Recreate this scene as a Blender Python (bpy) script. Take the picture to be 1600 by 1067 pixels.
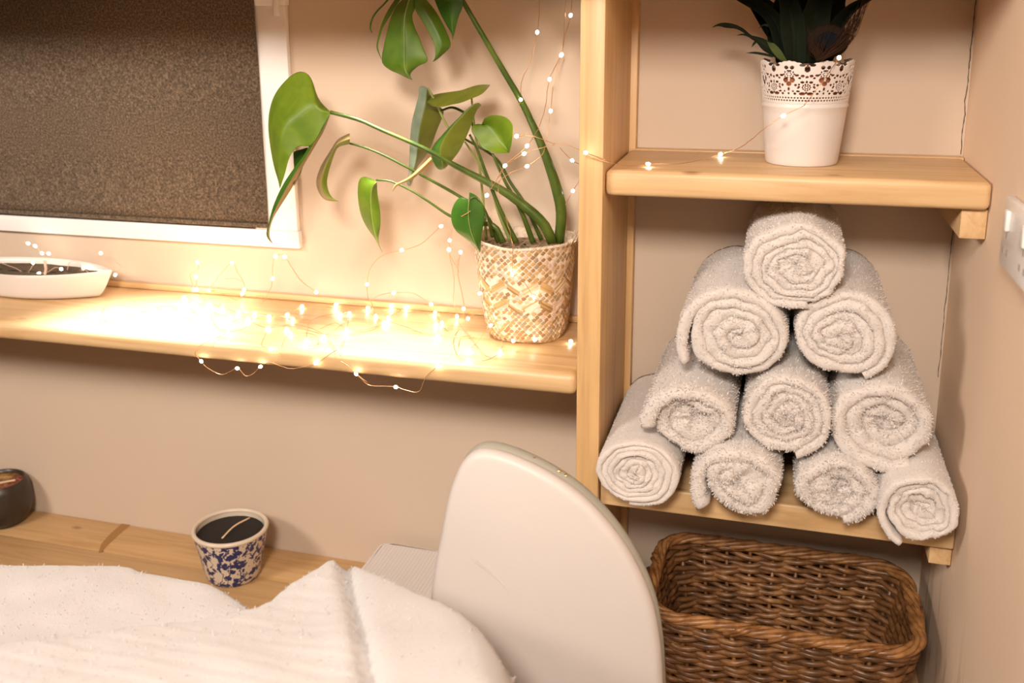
import bpy, bmesh, math, random
import numpy as np
from mathutils import Vector, Matrix, noise
for o in list(bpy.data.objects): bpy.data.objects.remove(o, do_unlink=True)
SC = bpy.context.scene
COL = SC.collection
random.seed(7)
PI = math.pi
# ---------------------------------------------------------------- camera
# metres: x = 0 right wall, y = 0 back wall, z = 0 floor
CAM = np.array([-.2607, -1.6225, 1.6186])
ROT = np.array([[.9576, .2879, -.0118], [-.0555, .2247, .9728], [-.2827, .9309, -.2311]])
FPX, PX, PY = 1539.9, 758.7, 389.7
U, _, Vt = np.linalg.svd(ROT); ROT = U @ Vt
cd = bpy.data.cameras.new('camera'); cam = bpy.data.objects.new('camera', cd); COL.objects.link(cam)
m = Matrix([[ROT[0][i], ROT[1][i], -ROT[2][i], CAM[i]] for i in range(3)] + [[0, 0, 0, 1]])
cam.matrix_world = m
cd.sensor_fit = 'HORIZONTAL'; cd.sensor_width = 36; cd.lens = FPX / 1600 * 36
cd.shift_x = (800 - PX) / 1600; cd.shift_y = (PY - 533.5) / 1600
cd.clip_start = .05; cd.clip_end = 30
cd.dof.use_dof = True; cd.dof.focus_distance = 1.5; cd.dof.aperture_fstop = 4.5
SC.camera = cam
# ---------------------------------------------------------------- view, world, lights
SC.view_settings.view_transform = 'Standard'; SC.view_settings.look = 'None'
SC.view_settings.gamma = 1; SC.view_settings.use_curve_mapping = False
SC.view_settings.exposure = 0.76
w = bpy.data.worlds.new('world'); SC.world = w; w.use_nodes = True
w.node_tree.nodes['Background'].inputs[0].default_value = (1, .85, .7, 1)
w.node_tree.nodes['Background'].inputs[1].default_value = .05
def area(name, loc, target, size, power, color):
    l = bpy.data.lights.new(name, 'AREA'); l.shape = 'DISK'; l.size = size; l.energy = power; l.color = color
    o = bpy.data.objects.new(name, l); COL.objects.link(o); o.location = loc
    o.rotation_euler = (Vector(target) - Vector(loc)).to_track_quat('-Z', 'Y').to_euler(); return o
area('ceiling_lamp_light', (-.42, -2.25, 2.36), (-.8, -.1, 1.1), .42, 31, (1, .89, .79))
area('side_lamp_light', (-2.2, -2.0, 2.42), (-.9, 0, 1.2), .7, 33, (1, .89, .79))
for sx_, se_ in ((-1.31, 62), (-.86, 34)):     # spots added to brighten the window shelf; no real fittings overhead
    sp = bpy.data.lights.new('added_wash_spot', 'SPOT'); sp.energy = se_; sp.color = (1, .93, .90); sp.spot_size = math.radians(52); sp.spot_blend = 1.0; sp.shadow_soft_size = .05
    spo = bpy.data.objects.new('added_wash_spot', sp); COL.objects.link(spo); spo.location = (sx_, -.215, 1.69); spo.rotation_euler = (-.06, 0, 0)

def ray(px, py): return ROT.T @ np.array([(px - PX) / FPX, -(py - PY) / FPX, 1.])
def at(px, py, x=None, y=None, z=None):
    """the place where something seen in the photograph stands, on a wall, a shelf or a plane at a known depth"""
    r = ray(px, py)
    t = (x - CAM[0]) / r[0] if x is not None else (y - CAM[1]) / r[1] if y is not None else (z - CAM[2]) / r[2]
    return CAM + r * t
# ---------------------------------------------------------------- materials
def mat(name, col, rough=.6, **kw):
    m = bpy.data.materials.new(name); m.use_nodes = True
    b = m.node_tree.nodes['Principled BSDF']
    b.inputs['Base Color'].default_value = (*col, 1); b.inputs['Roughness'].default_value = rough
    for k, v in kw.items(): b.inputs[k].default_value = v
    m['b'] = 1
    return m
def N(m, t, **kw):
    n = m.node_tree.nodes.new(t)
    for k, v in kw.items(): setattr(n, k, v)
    return n
def L(m, a, b): m.node_tree.links.new(a, b)
def bsdf(m): return m.node_tree.nodes['Principled BSDF']
def ramp(m, fac, stops):
    r = N(m, 'ShaderNodeValToRGB'); e = r.color_ramp.elements
    while len(e) < len(stops): e.new(.5)
    for i, (p, c) in enumerate(stops): e[i].position = p; e[i].color = (*c, 1)
    L(m, fac, r.inputs[0]); return r.outputs[0]
def coords(m, scale=(1, 1, 1), rnd=False):
    tc = N(m, 'ShaderNodeTexCoord'); mp = N(m, 'ShaderNodeMapping'); mp.inputs['Scale'].default_value = scale
    L(m, tc.outputs['Object'], mp.inputs[0])
    return mp.outputs[0]
def noise_tex(m, vec, scale, detail=4, rough=.55, dist=0):
    n = N(m, 'ShaderNodeTexNoise'); n.inputs['Scale'].default_value = scale; n.inputs['Detail'].default_value = detail
    n.inputs['Roughness'].default_value = rough; n.inputs['Distortion'].default_value = dist
    L(m, vec, n.inputs['Vector']); return n.outputs[0]
def bump(m, h, strength=.3, dist=.002):
    b = N(m, 'ShaderNodeBump'); b.inputs['Strength'].default_value = strength; b.inputs['Distance'].default_value = dist
    L(m, h, b.inputs['Height']); L(m, b.outputs[0], bsdf(m).inputs['Normal'])
def mixc(m, fac, a, b):
    x = N(m, 'ShaderNodeMix', data_type='RGBA')
    L(m, fac, x.inputs[0])
    for s, v in ((6, a), (7, b)):
        if isinstance(v, tuple): x.inputs[s].default_value = (*v, 1)
        else: L(m, v, x.inputs[s])
    return x.outputs[2]
def wood(name, axis, light, dark, knots=True):
    m = mat(name, light, .45)
    s = [26, 26, 26]; s[axis] = 1.6
    v = coords(m, tuple(s))
    g = noise_tex(m, v, 1.5, 5, .6, 1.2)
    s2 = [160, 160, 160]; s2[axis] = 5
    g2 = noise_tex(m, coords(m, tuple(s2)), 1.0, 3, .6)
    c = ramp(m, g, [(.3, dark), (.52, light), (.75, tuple(min(1, q * 1.08) for q in light))])
    c2 = mixc(m, ramp(m, g2, [(.3, (.3, .3, .3)), (.6, (0, 0, 0))]), c, dark)
    s3 = [9, 9, 9]; s3[axis] = 4.5
    k = N(m, 'ShaderNodeTexVoronoi'); k.inputs['Scale'].default_value = 1.0
    L(m, coords(m, tuple(s3)), k.inputs['Vector'])
    kn = ramp(m, k.outputs['Distance'], [(.02, (.75, .75, .75)), (.075, (0, 0, 0))])
    c3 = mixc(m, kn, c2, (.22, .10, .035))
    L(m, c3, bsdf(m).inputs['Base Color'])
    bump(m, g2, .12, .001)
    return m
PINE, PINED = (.66, .44, .225), (.53, .31, .13)
WOODX = wood('pine_along_x', 0, PINE, PINED); WOODZ = wood('pine_along_z', 2, (.66, .415, .185), PINED); WOODY = wood('pine_along_y', 1, PINE, PINED)
COUNTER = wood('oiled_pine_counter', 0, (.56, .35, .165), (.44, .245, .09))
def plaster(name, col):
    m = mat(name, col, .75)
    v = coords(m); n = noise_tex(m, v, 90, 3); n2 = noise_tex(m, v, 2.2, 3)
    L(m, mixc(m, ramp(m, n2, [(.3, (0, 0, 0)), (.7, (.5, .5, .5))]), col, tuple(q * .93 for q in col)), bsdf(m).inputs['Base Color'])
    bump(m, n, .12, .0015); return m
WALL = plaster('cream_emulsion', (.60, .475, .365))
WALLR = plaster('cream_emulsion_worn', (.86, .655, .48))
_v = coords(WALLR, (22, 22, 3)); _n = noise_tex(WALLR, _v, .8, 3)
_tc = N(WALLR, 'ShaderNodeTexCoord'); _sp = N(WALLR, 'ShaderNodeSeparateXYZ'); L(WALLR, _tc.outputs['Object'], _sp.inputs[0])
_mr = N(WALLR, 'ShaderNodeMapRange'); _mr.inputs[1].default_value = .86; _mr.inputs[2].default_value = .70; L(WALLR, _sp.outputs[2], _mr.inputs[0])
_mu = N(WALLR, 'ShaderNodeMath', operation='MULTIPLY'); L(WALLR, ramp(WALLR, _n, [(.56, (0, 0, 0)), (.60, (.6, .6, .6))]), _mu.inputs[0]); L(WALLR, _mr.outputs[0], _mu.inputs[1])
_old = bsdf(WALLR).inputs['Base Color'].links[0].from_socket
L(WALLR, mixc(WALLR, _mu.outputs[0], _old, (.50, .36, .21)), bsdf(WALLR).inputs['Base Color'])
CRACK = mat('dark_crack', (.11, .07, .04), .9)
WHITEP = mat('white_paint', (.84, .80, .77), .35)
DIMW = mat('dark_taupe_paint', (.05, .035, .025), .8)
CEIL = mat('ceiling_taupe', (.08, .06, .05), .8)
FLOORM = mat('brown_floor', (.08, .05, .03), .5)
BLIND = mat('brown_blind_fabric', (.12, .08, .05), .9)
_v = coords(BLIND, (1, 1, 1)); _a = noise_tex(BLIND, _v, 260, 3, .75)
L(BLIND, ramp(BLIND, _a, [(.30, (.032, .020, .012)), (.5, (.100, .070, .044)), (.70, (.235, .172, .115))]), bsdf(BLIND).inputs['Base Color'])
bump(BLIND, _a, .3, .001)
def terry(name, col, sc=900, st=.6):
    m = mat(name, col, .95)
    b = bsdf(m); b.inputs['Sheen Weight'].default_value = .35; b.inputs['Sheen Roughness'].default_value = .5
    v = coords(m); n = noise_tex(m, v, sc, 2, .7)
    bump(m, n, st, .002); return m
TOWEL = terry('white_terry', (.68, .61, .56)); FLAT = terry('white_flat_weave', (.68, .61, .56), 1400, .35)
THROW = terry('white_fleece', (.58, .55, .535), 500, .5)
LEAF = mat('monstera_green', (.10, .22, .012), .32)
def leafm(name, a, b, rough=.32):
    m = mat(name, a, rough); v = coords(m); n = noise_tex(m, v, 30, 3, .5, .5)
    L(m, ramp(m, n, [(.35, a), (.65, b)]), bsdf(m).inputs['Base Color'])
    bsdf(m).inputs['Specular IOR Level'].default_value = .4
    return m
LEAF = leafm('monstera_green', (.095, .170, .006), (.15, .225, .012), .45)
LEAFM = leafm('monstera_mid_green', (.055, .115, .005), (.085, .155, .008), .45); LEAFD = leafm('monstera_dark_green', (.035, .11, .012), (.05, .14, .012), .28)
LEAFO = leafm('monstera_olive', (.125, .15, .016), (.17, .20, .022)); LEAFB = leafm('leaf_bluish_underside', (.13, .17, .11), (.22, .26, .18), .25)
LEAFT = leafm('leaf_dry_tan', (.42, .27, .10), (.24, .20, .05), .5)
STEM = leafm('stem_green', (.040, .075, .008), (.085, .125, .015), .35); STEMP = leafm('stem_pale_green', (.22, .26, .06), (.30, .32, .10), .4)
BLACKL = leafm('dark_artificial_leaf', (.006, .009, .004), (.010, .014, .006), .75)
OLIVEL = leafm('olive_artificial_leaf', (.05, .07, .01), (.03, .05, .01), .5)
for _q in (BLACKL, ): bsdf(_q).inputs['Specular IOR Level'].default_value = .12
FEATH = mat('brown_feather_barb', (.035, .015, .007), .8); EYE = mat('blue_black_feather_eye', (.003, .005, .007), .9); EYER = mat('bronze_feather_ring', (.014, .008, .004), .9)
for _q in (FEATH, EYE, EYER): bsdf(_q).inputs['Specular IOR Level'].default_value = .1
CREAMW = mat('whitewashed_straw', (.74, .60, .44), .8)
_v = coords(CREAMW); _n = noise_tex(CREAMW, _v, 130, 3); L(CREAMW, ramp(CREAMW, _n, [(.3, (.56, .40, .25)), (.55, (.80, .68, .54))]), bsdf(CREAMW).inputs['Base Color']); bump(CREAMW, _n, .5, .002)
STRAWS = [mat('straw_' + n, c, .65) for n, c in (('brown', (.33, .19, .075)), ('tan', (.48, .30, .125)), ('honey', (.56, .36, .15)), ('grey', (.36, .27, .17)), ('pinkish', (.66, .47, .36)), ('white', (.78, .66, .52)))]
SOIL = mat('dark_soil', (.10, .065, .035), 1); bump(SOIL, noise_tex(SOIL, coords(SOIL), 150, 4), 1, .006)
FIBRE = mat('coarse_fibre_mulch', (.36, .27, .17), 1); _n = noise_tex(FIBRE, coords(FIBRE), 140, 4); L(FIBRE, ramp(FIBRE, _n, [(.35, (.10, .07, .04)), (.6, (.50, .38, .24))]), bsdf(FIBRE).inputs['Base Color']); bump(FIBRE, _n, 1, .006)
LACE = mat('white_enamelled_metal', (.66, .595, .55), .4)
TERRA = mat('terracotta', (.36, .12, .05), .8)
COPPER = mat('copper_wire', (.72, .40, .20), .35, Metallic=.85)
CORD = mat('pinkish_cord', (.75, .50, .38), .5)
LED = mat('warm_led', (1, .9, .7), .4)
bsdf(LED).inputs['Emission Color'].default_value = (1, .86, .68, 1); bsdf(LED).inputs['Emission Strength'].default_value = 22
CERAM = mat('white_glaze', (.70, .64, .59), .3)
DARKB = mat('dark_brown_ceramic', (.035, .024, .016), .35)
WAX = mat('black_wax', (.007, .005, .004), .65); AMBER = mat('amber_wax', (.30, .13, .02), .3)
_n = noise_tex(AMBER, coords(AMBER), 60, 3); L(AMBER, ramp(AMBER, _n, [(.38, (.10, .035, .006)), (.58, (.36, .19, .045)), (.68, (.5, .33, .14))]), bsdf(AMBER).inputs['Base Color'])
PETAL = mat('dried_petal', (.30, .085, .05), .7)
WICK = mat('cream_wooden_wick', (.70, .50, .30), .7)
CUPM = mat('blue_floral_glaze', (.62, .53, .43), .3)
_v = coords(CUPM); _w = N(CUPM, 'ShaderNodeTexVoronoi'); _w.inputs['Scale'].default_value = 72; _w.feature = 'SMOOTH_F1'; _w.inputs['Smoothness'].default_value = .15
_d = noise_tex(CUPM, _v, 75, 2); _mx = N(CUPM, 'ShaderNodeVectorMath', operation='MULTIPLY_ADD'); L(CUPM, bpy.data.materials['blue_floral_glaze'].node_tree.nodes['Noise Texture'].outputs['Color'], _mx.inputs[0]); _mx.inputs[1].default_value = (.030,) * 3; L(CUPM, _v, _mx.inputs[2])
L(CUPM, _mx.outputs[0], _w.inputs['Vector'])
_wv = N(CUPM, 'ShaderNodeTexWave'); _wv.inputs['Scale'].default_value = 20; _wv.inputs['Distortion'].default_value = 7; _wv.inputs['Detail'].default_value = 2; L(CUPM, _mx.outputs[0], _wv.inputs['Vector'])
_c = ramp(CUPM, _w.outputs['Distance'], [(.47, (.018, .022, .095)), (.51, (.60, .50, .39))])
_c2 = mixc(CUPM, ramp(CUPM, _wv.outputs[0], [(.90, (0, 0, 0)), (.95, (1, 1, 1))]), _c, (.03, .035, .12))
L(CUPM, _c2, bsdf(CUPM).inputs['Base Color'])
CUPRIM = mat('cream_glazed_rim', (.66, .55, .43), .3)
WICKER = mat('brown_willow', (.17, .075, .025), .38)
_n = noise_tex(WICKER, coords(WICKER), 45, 4); L(WICKER, ramp(WICKER, _n, [(.3, (.075, .032, .012)), (.52, (.17, .072, .024)), (.72, (.34, .165, .06))]), bsdf(WICKER).inputs['Base Color'])
WICKERL = mat('honey_willow', (.36, .17, .055), .35)
_n = noise_tex(WICKERL, coords(WICKERL), 50, 4); L(WICKERL, ramp(WICKERL, _n, [(.35, (.19, .075, .022)), (.6, (.40, .19, .065))]), bsdf(WICKERL).inputs['Base Color'])
CHAIRW = mat('white_leatherette', (.56, .505, .47), .5); bump(CHAIRW, noise_tex(CHAIRW, coords(CHAIRW), 300, 3), .06, .001)
CHAIRG = mat('grey_green_piping', (.33, .31, .255), .6)
BRASS = mat('brass', (.85, .60, .25), .25, Metallic=1.)
STEEL = mat('table_leg_steel', (.5, .5, .5), .3, Metallic=1.)
PLASTIC = mat('white_plastic', (.82, .78, .74), .3)
PLASTICG = mat('socket_slot_grey', (.38, .32, .28), .4)
# ---------------------------------------------------------------- mesh helpers
class MB:
    def __init__(s): s.v = []; s.f = []; s.m = []
    def add(s, v, f, m=0):
        k = len(s.v); s.v += [tuple(map(float, q)) for q in v]; s.f += [tuple(i + k for i in q) for q in f]; s.m += [m] * len(f)
        return s
    def box(s, x0, x1, y0, y1, z0, z1, bev=0, seg=2, m=0):
        b = bmesh.new(); bmesh.ops.create_cube(b, size=1)
        for q in b.verts: q.co = Vector(((x0 + x1) / 2 + q.co.x * (x1 - x0), (y0 + y1) / 2 + q.co.y * (y1 - y0), (z0 + z1) / 2 + q.co.z * (z1 - z0)))
        if bev: bmesh.ops.bevel(b, geom=b.edges[:], offset=bev, segments=seg, affect='EDGES', profile=.5)
        b.verts.index_update(); s.add([q.co for q in b.verts], [[q.index for q in f.verts] for f in b.faces], m); b.free(); return s
    def tube(s, pts, rad, n=8, closed=False, m=0, caps=True):
        pts = [np.array(p, float) for p in pts]; k = len(pts)
        if not hasattr(rad, '__len__'): rad = [rad] * k
        T = []
        for i in range(k):
            a = pts[(i - 1) % k] if closed or i > 0 else pts[i]; b = pts[(i + 1) % k] if closed or i < k - 1 else pts[i]
            t = b - a; l = np.linalg.norm(t); T.append(t / l if l > 1e-9 else np.array([0, 0, 1.]))
        up = np.array([0, 0, 1.]) if abs(T[0][2]) < .9 else np.array([1., 0, 0])
        nx = np.cross(T[0], up); nx /= np.linalg.norm(nx); V = []
        for i in range(k):
            nx = nx - T[i] * np.dot(nx, T[i]); nx /= max(1e-9, np.linalg.norm(nx)); ny = np.cross(T[i], nx)
            for j in range(n):
                a = 2 * PI * j / n; V.append(pts[i] + rad[i] * (math.cos(a) * nx + math.sin(a) * ny))
        F = []
        for i in range(k if closed else k - 1):
            for j in range(n):
                a = i * n + j; b = i * n + (j + 1) % n; c = ((i + 1) % k) * n; F.append((a, b, c + (j + 1) % n, c + j))
        if caps and not closed: F += [tuple(range(n - 1, -1, -1)), tuple((k - 1) * n + j for j in range(n))]
        return s.add(V, F, m)
    def lathe(s, prof, c, n=48, m=0, shape=None):
        """prof: (radius, z) list; shape(a, i) may scale the radius"""
        V = []; F = []
        for i, (r, z) in enumerate(prof):
            for j in range(n):
                a = 2 * PI * j / n; q = shape(a, i) if shape else 1
                V.append((c[0] + r * q * math.cos(a), c[1] + r * q * math.sin(a), c[2] + z))
        for i in range(len(prof) - 1):
            for j in range(n): F.append((i * n + j, i * n + (j + 1) % n, (i + 1) * n + (j + 1) % n, (i + 1) * n + j))
        F.append(tuple(range(n - 1, -1, -1))); F.append(tuple((len(prof) - 1) * n + j for j in range(n)))
        return s.add(V, F, m)
    def grid(s, P, m=0, wrap=False):
        a, b = len(P), len(P[0]); V = [p for r in P for p in r]; F = []
        for i in range(a - 1):
            for j in range(b if wrap else b - 1): F.append((i * b + j, i * b + (j + 1) % b, (i + 1) * b + (j + 1) % b, (i + 1) * b + j))
        return s.add(V, F, m)
def mesh_obj(name, mb, mats, parent=None, origin=(0, 0, 0), smooth=40):
    me = bpy.data.meshes.new(name); o3 = Vector(origin)
    me.from_pydata([Vector(v) - o3 for v in mb.v], [], mb.f)
    for q in (mats if isinstance(mats, (list, tuple)) else [mats]): me.materials.append(q)
    me.polygons.foreach_set('material_index', mb.m)
    if smooth:
        me.polygons.foreach_set('use_smooth', [True] * len(me.polygons))
        if smooth < 180: me.set_sharp_from_angle(angle=math.radians(smooth))
    me.update()
    o = bpy.data.objects.new(name, me); COL.objects.link(o)
    if parent: o.parent = parent
    else: o.location = o3
    return o
def tag(o, label, cat, group=None, kind=None):
    o['label'] = label; o['category'] = cat
    if group: o['group'] = group
    if kind: o['kind'] = kind
    return o
def thing(name, loc, label, cat, group=None):
    o = bpy.data.objects.new(name, None); COL.objects.link(o); o.location = loc; o.empty_display_size = .02
    return tag(o, label, cat, group)
def struct(o): o['kind'] = 'structure'; return o
def part(name, mb, mats, t, smooth=40, label=None, of=None):
    o = mesh_obj(name, mb, mats, of or t, t.location, smooth)
    if label: o['label'] = label
    return o
def solidify(o, th, off=0):
    d = o.modifiers.new('thickness', 'SOLIDIFY'); d.thickness = th; d.offset = off
def spline(pts, n):
    """Catmull-Rom through the points, resampled evenly to n"""
    p = np.array(pts, float)
    if len(p) == 2: return [p[0] + (p[1] - p[0]) * i / (n - 1) for i in range(n)]
    e = np.vstack([2 * p[0] - p[1], p, 2 * p[-1] - p[-2]]); out = []
    for i in range(len(p) - 1):
        a, b, c, d = e[i:i + 4]
        for t in np.linspace(0, 1, 16, endpoint=False):
            out.append(.5 * (2 * b + (c - a) * t + (2 * a - 5 * b + 4 * c - d) * t * t + (3 * b - a - 3 * c + d) * t ** 3))
    out.append(p[-1]); out = np.array(out)
    l = np.concatenate([[0], np.cumsum(np.linalg.norm(np.diff(out, axis=0), axis=1))])
    q = np.linspace(0, l[-1], n)
    return list(np.stack([np.interp(q, l, out[:, k]) for k in range(out.shape[1])], 1))
# ---------------------------------------------------------------- room
XL, YF, ZC = -2.7, -2.7, 2.5
ZTOP, ZSH, ZTW, ZCT = 1.4038, 1.0967, .9227, .56     # top shelf, window shelf, towel shelf, counter
YSH = -.250; YPOST = -.262; PW = .0348; TB = .0214   # shelf front, post front, post width, batten thickness
XP = -.5
YW = -.0129
wx_in, wx_out, wz_in, wz_out = -1.1708, -1.1106, 1.2367, 1.2001
struct(mesh_obj('floor', MB().box(XL, .1, YF, .1, -.1, 0), FLOORM, smooth=0))
struct(mesh_obj('ceiling', MB().box(XL, .1, YF, .1, ZC, ZC + .1), CEIL, smooth=0))
mb = MB().box(XL, .1, 0, .1, 0, ZC)
rr = random.Random(3); P = []
for i in range(60):                                     # hairline crack in the plaster corner
    z = ZTOP + .002 + i * .005; wv = .0018 * noise.noise((0, 0, z * 40)) + .0008 * noise.noise((3, 0, z * 160)); th = .0004 + .0005 * rr.random()
    P.append([(-.0032 + wv - th, -.0005, z), (-.0032 + wv + th, -.0005, z)])
mb.grid(P, 1)
P = []
for i in range(50):
    z = 1.05 + i * .0062; wv = .0012 * noise.noise((0, 7, z * 40)); th = .0003 + .0004 * rr.random()
    P.append([(-.0032 + wv - th, -.0005, z), (-.0032 + wv + th, -.0005, z)])
mb.grid(P, 1)
struct(mesh_obj('wall_back', mb, [WALL, CRACK], smooth=0))
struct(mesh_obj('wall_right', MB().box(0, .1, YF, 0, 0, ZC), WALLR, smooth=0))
struct(mesh_obj('wall_left', MB().box(XL - .1, XL, YF, .1, 0, ZC), DIMW, smooth=0))
struct(mesh_obj('wall_front', MB().box(XL, .1, YF - .1, YF, 0, ZC), DIMW, smooth=0))
# window: white architrave standing proud of the wall, with a blind drawn down over it
win = bpy.data.objects.new('window_1', None); COL.objects.link(win); win.location = (-1.7, 0, 1.2); struct(win)
part('window_stile', MB().box(wx_in - .03, wx_out - .003, YW - .001, -.0005, wz_in - .004, 1.64, .0015), WHITEP, win)
part('window_stile', MB().box(-2.45, -2.36, YW - .001, -.0005, wz_in - .004, 1.64, .0015), WHITEP, win)
part('window_bottom_rail', MB().box(-2.455, wx_out, YW - .003, -.0005, wz_out, wz_in - .004, .0015), WHITEP, win)
part('window_head', MB().box(-2.455, wx_out, YW - .003, -.0005, 1.64, 1.698, .0015), WHITEP, win)
part('window_pane', MB().box(-2.36, wx_in - .03, -.004, -.0005, wz_in, 1.64), mat('dark_pane', (.03, .03, .04), .05), win)
bl = thing('roller_blind', (-1.75, YW - .002, wz_in), 'dark brown woven roller blind drawn down over the white window', 'blind')
P = [[(x, YW - .0045 + .0012 * math.sin(z * 30), z) for x in np.linspace(-2.38, wx_in, 4)] for z in np.linspace(wz_in + .006, 1.69, 20)]
o = part('blind_fabric', MB().grid(P), BLIND, bl); solidify(o, .001)
part('hem_bar', MB().box(-2.38, wx_in, YW - .0085, YW - .0025, wz_in, wz_in + .009, .0025), BLIND, bl)
part('roller_tube', MB().tube([(-2.38, YW - .016, 1.682), (wx_in, YW - .016, 1.682)], .011, 16), BLIND, bl)
p = at(434, 12, y=YW)
ch = thing('blind_chain_holder', (p[0], YW, p[2]), 'small white chain holder on the right side of the window frame', 'chain holder')
part('holder_body', MB().box(p[0] - .004, p[0] + .006, YW - .012, YW - .001, p[2] - .014, p[2] + .03, .003), PLASTIC, ch)
part('screw_head', MB().lathe([(.0001, -.0006), (.0016, -.0006), (.0016, .0006), (.0001, .0006)], (p[0] - .006, YW - .0014, p[2] - .011), 10), mat('screw_dark', (.05, .04, .04), .5), ch)
# ---------------------------------------------------------------- shelving
def plank(name, label, x0, x1, y0, y1, z1, th, m, bev=.006, cat='shelf', strip=None):
    t = thing(name, ((x0 + x1) / 2, (y0 + y1) / 2, z1 - th), label, cat)
    if strip:
        part('shelf_board', MB().box(x0, x1, y0, y1 - strip, z1 - th, z1, bev, 3), m, t)
        part('back_strip', MB().box(x0, x1, y1 - strip + .0006, y1, z1 - th, z1 + .0004, .0015), m, t)
    else: part('shelf_board', MB().box(x0, x1, y0, y1, z1 - th, z1, bev, 3), m, t)
    return t
post = tag(mesh_obj('shelf_upright', MB().box(XP - PW, XP, YPOST, -TB, ZCT + .0003, 1.6995, .0018), WOODZ, origin=(XP - PW / 2, YPOST / 2, ZCT)), 'tall pale pine upright board between the window shelf and the alcove', 'upright')
tag(mesh_obj('wall_batten', MB().box(XP - .018, -.4896, -TB + .0003, -.0003, ZCT + .0003, 1.6995, .0015), WOODZ, origin=(-.5, -.01, ZCT)), 'thin pine batten fixed to the wall behind the upright', 'batten')
plank('wall_shelf', 'thick pine shelf with rounded front corners holding the white lace pot', XP + .0012, -.0012, YSH, -.0004, ZTOP, .0373, WOODX, .008, strip=.024)
plank('towel_shelf', 'pine shelf in the alcove holding the pile of rolled towels', XP + .0012, -.0012, YSH, -.0004, ZTW, .0373, WOODX, .003)
lw = plank('window_shelf', 'long pine shelf below the window strewn with fairy lights', XL + .01, XP - PW - .0006, -.2622, -.0004, ZSH, .0345, WOODX, .011)
part('back_fillet', MB().box(XL + .01, XP - PW - .0006, -.012, -.0006, ZSH + .0002, ZSH + .0115, .002), WOODX, lw)
tag(mesh_obj('overhead_shelf', MB().box(XL + .01, -.001, -.42, -.0006, 1.70, 1.737, .006), WOODX, origin=(-1.3, -.12, 1.7)), 'long pine shelf high on the wall, resting on top of the upright', 'shelf')
c1 = mesh_obj('shelf_cleat', MB().box(-.0325, -.0012, -.236, -.0006, ZTOP - .0373 - .040, ZTOP - .0376, .0012), WOODY, origin=(-.016, -.12, ZTOP - .06)); tag(c1, 'short pine cleat on the right wall supporting the lace pot shelf', 'cleat', 'shelf cleats')
c2 = mesh_obj('shelf_cleat', MB().box(-.0300, -.0012, -.240, -.0006, ZTW - .0373 - .030, ZTW - .0376, .0012), WOODY, origin=(-.016, -.12, ZTW - .06)); tag(c2, 'short pine cleat on the right wall below the rolled towels', 'cleat', 'shelf cleats')
tag(mesh_obj('counter_plank', MB().box(XL + .01, -.0012, -.105, -.0006, ZCT - .04, ZCT, .003), COUNTER, origin=(-1.3, -.05, ZCT - .04)), 'rear pine counter plank running along the back wall', 'counter plank', 'counter planks')
tag(mesh_obj('counter_plank', MB().box(XL + .01, -.0012, -.34, -.1085, ZCT - .04, ZCT, .003), COUNTER, origin=(-1.3, -.22, ZCT - .04)), 'front pine counter plank, nearer the white covers', 'counter plank', 'counter planks')
rear = bpy.data.objects['counter_plank']
st_ = []
for a_, b_ in zip([(190, 818), (171, 835), (158, 850), (154, 863)], [(204, 820), (186, 835), (170, 850), (157, 864)]): st_.append([at(*a_, z=ZCT + .0004), at(*b_, z=ZCT + .0004)])
so = mesh_obj('ring_stain', MB().grid(st_), mat('stained_pine', (.34, .17, .05), .5), rear, rear.location, 180); so['label'] = 'dark curved stain'
# socket plate on the right wall
a = at(1570, 303, x=-.011); b = at(1561, 412, x=-.011)
sy, sz1, sz0 = (a[1] + b[1]) / 2, a[2], b[2]
sk = thing('wall_socket', (0, sy - .073, sz0), 'white double wall socket on the right wall beside the shelf', 'socket')
part('socket_plate', MB().box(-.011, -.0005, sy - .146, sy, sz0, sz1, .003), PLASTIC, sk)
for k in (0, 1):
    yy = sy - .03 - k * .086
    part('rocker_switch', MB().box(-.0155, -.0105, yy - .008, yy + .006, sz1 - .036, sz1 - .012, .002), PLASTIC, sk)
    mbx = MB()
    for (dy, dz, h) in ((0, .040, .010), (-.011, .020, .007), (.011, .020, .007)): mbx.box(-.0116, -.0105, yy + dy - .003, yy + dy + .003, sz0 + dz - h / 2, sz0 + dz + h / 2)
    part('socket_holes', mbx, PLASTICG, sk)
exec_after = []
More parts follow.
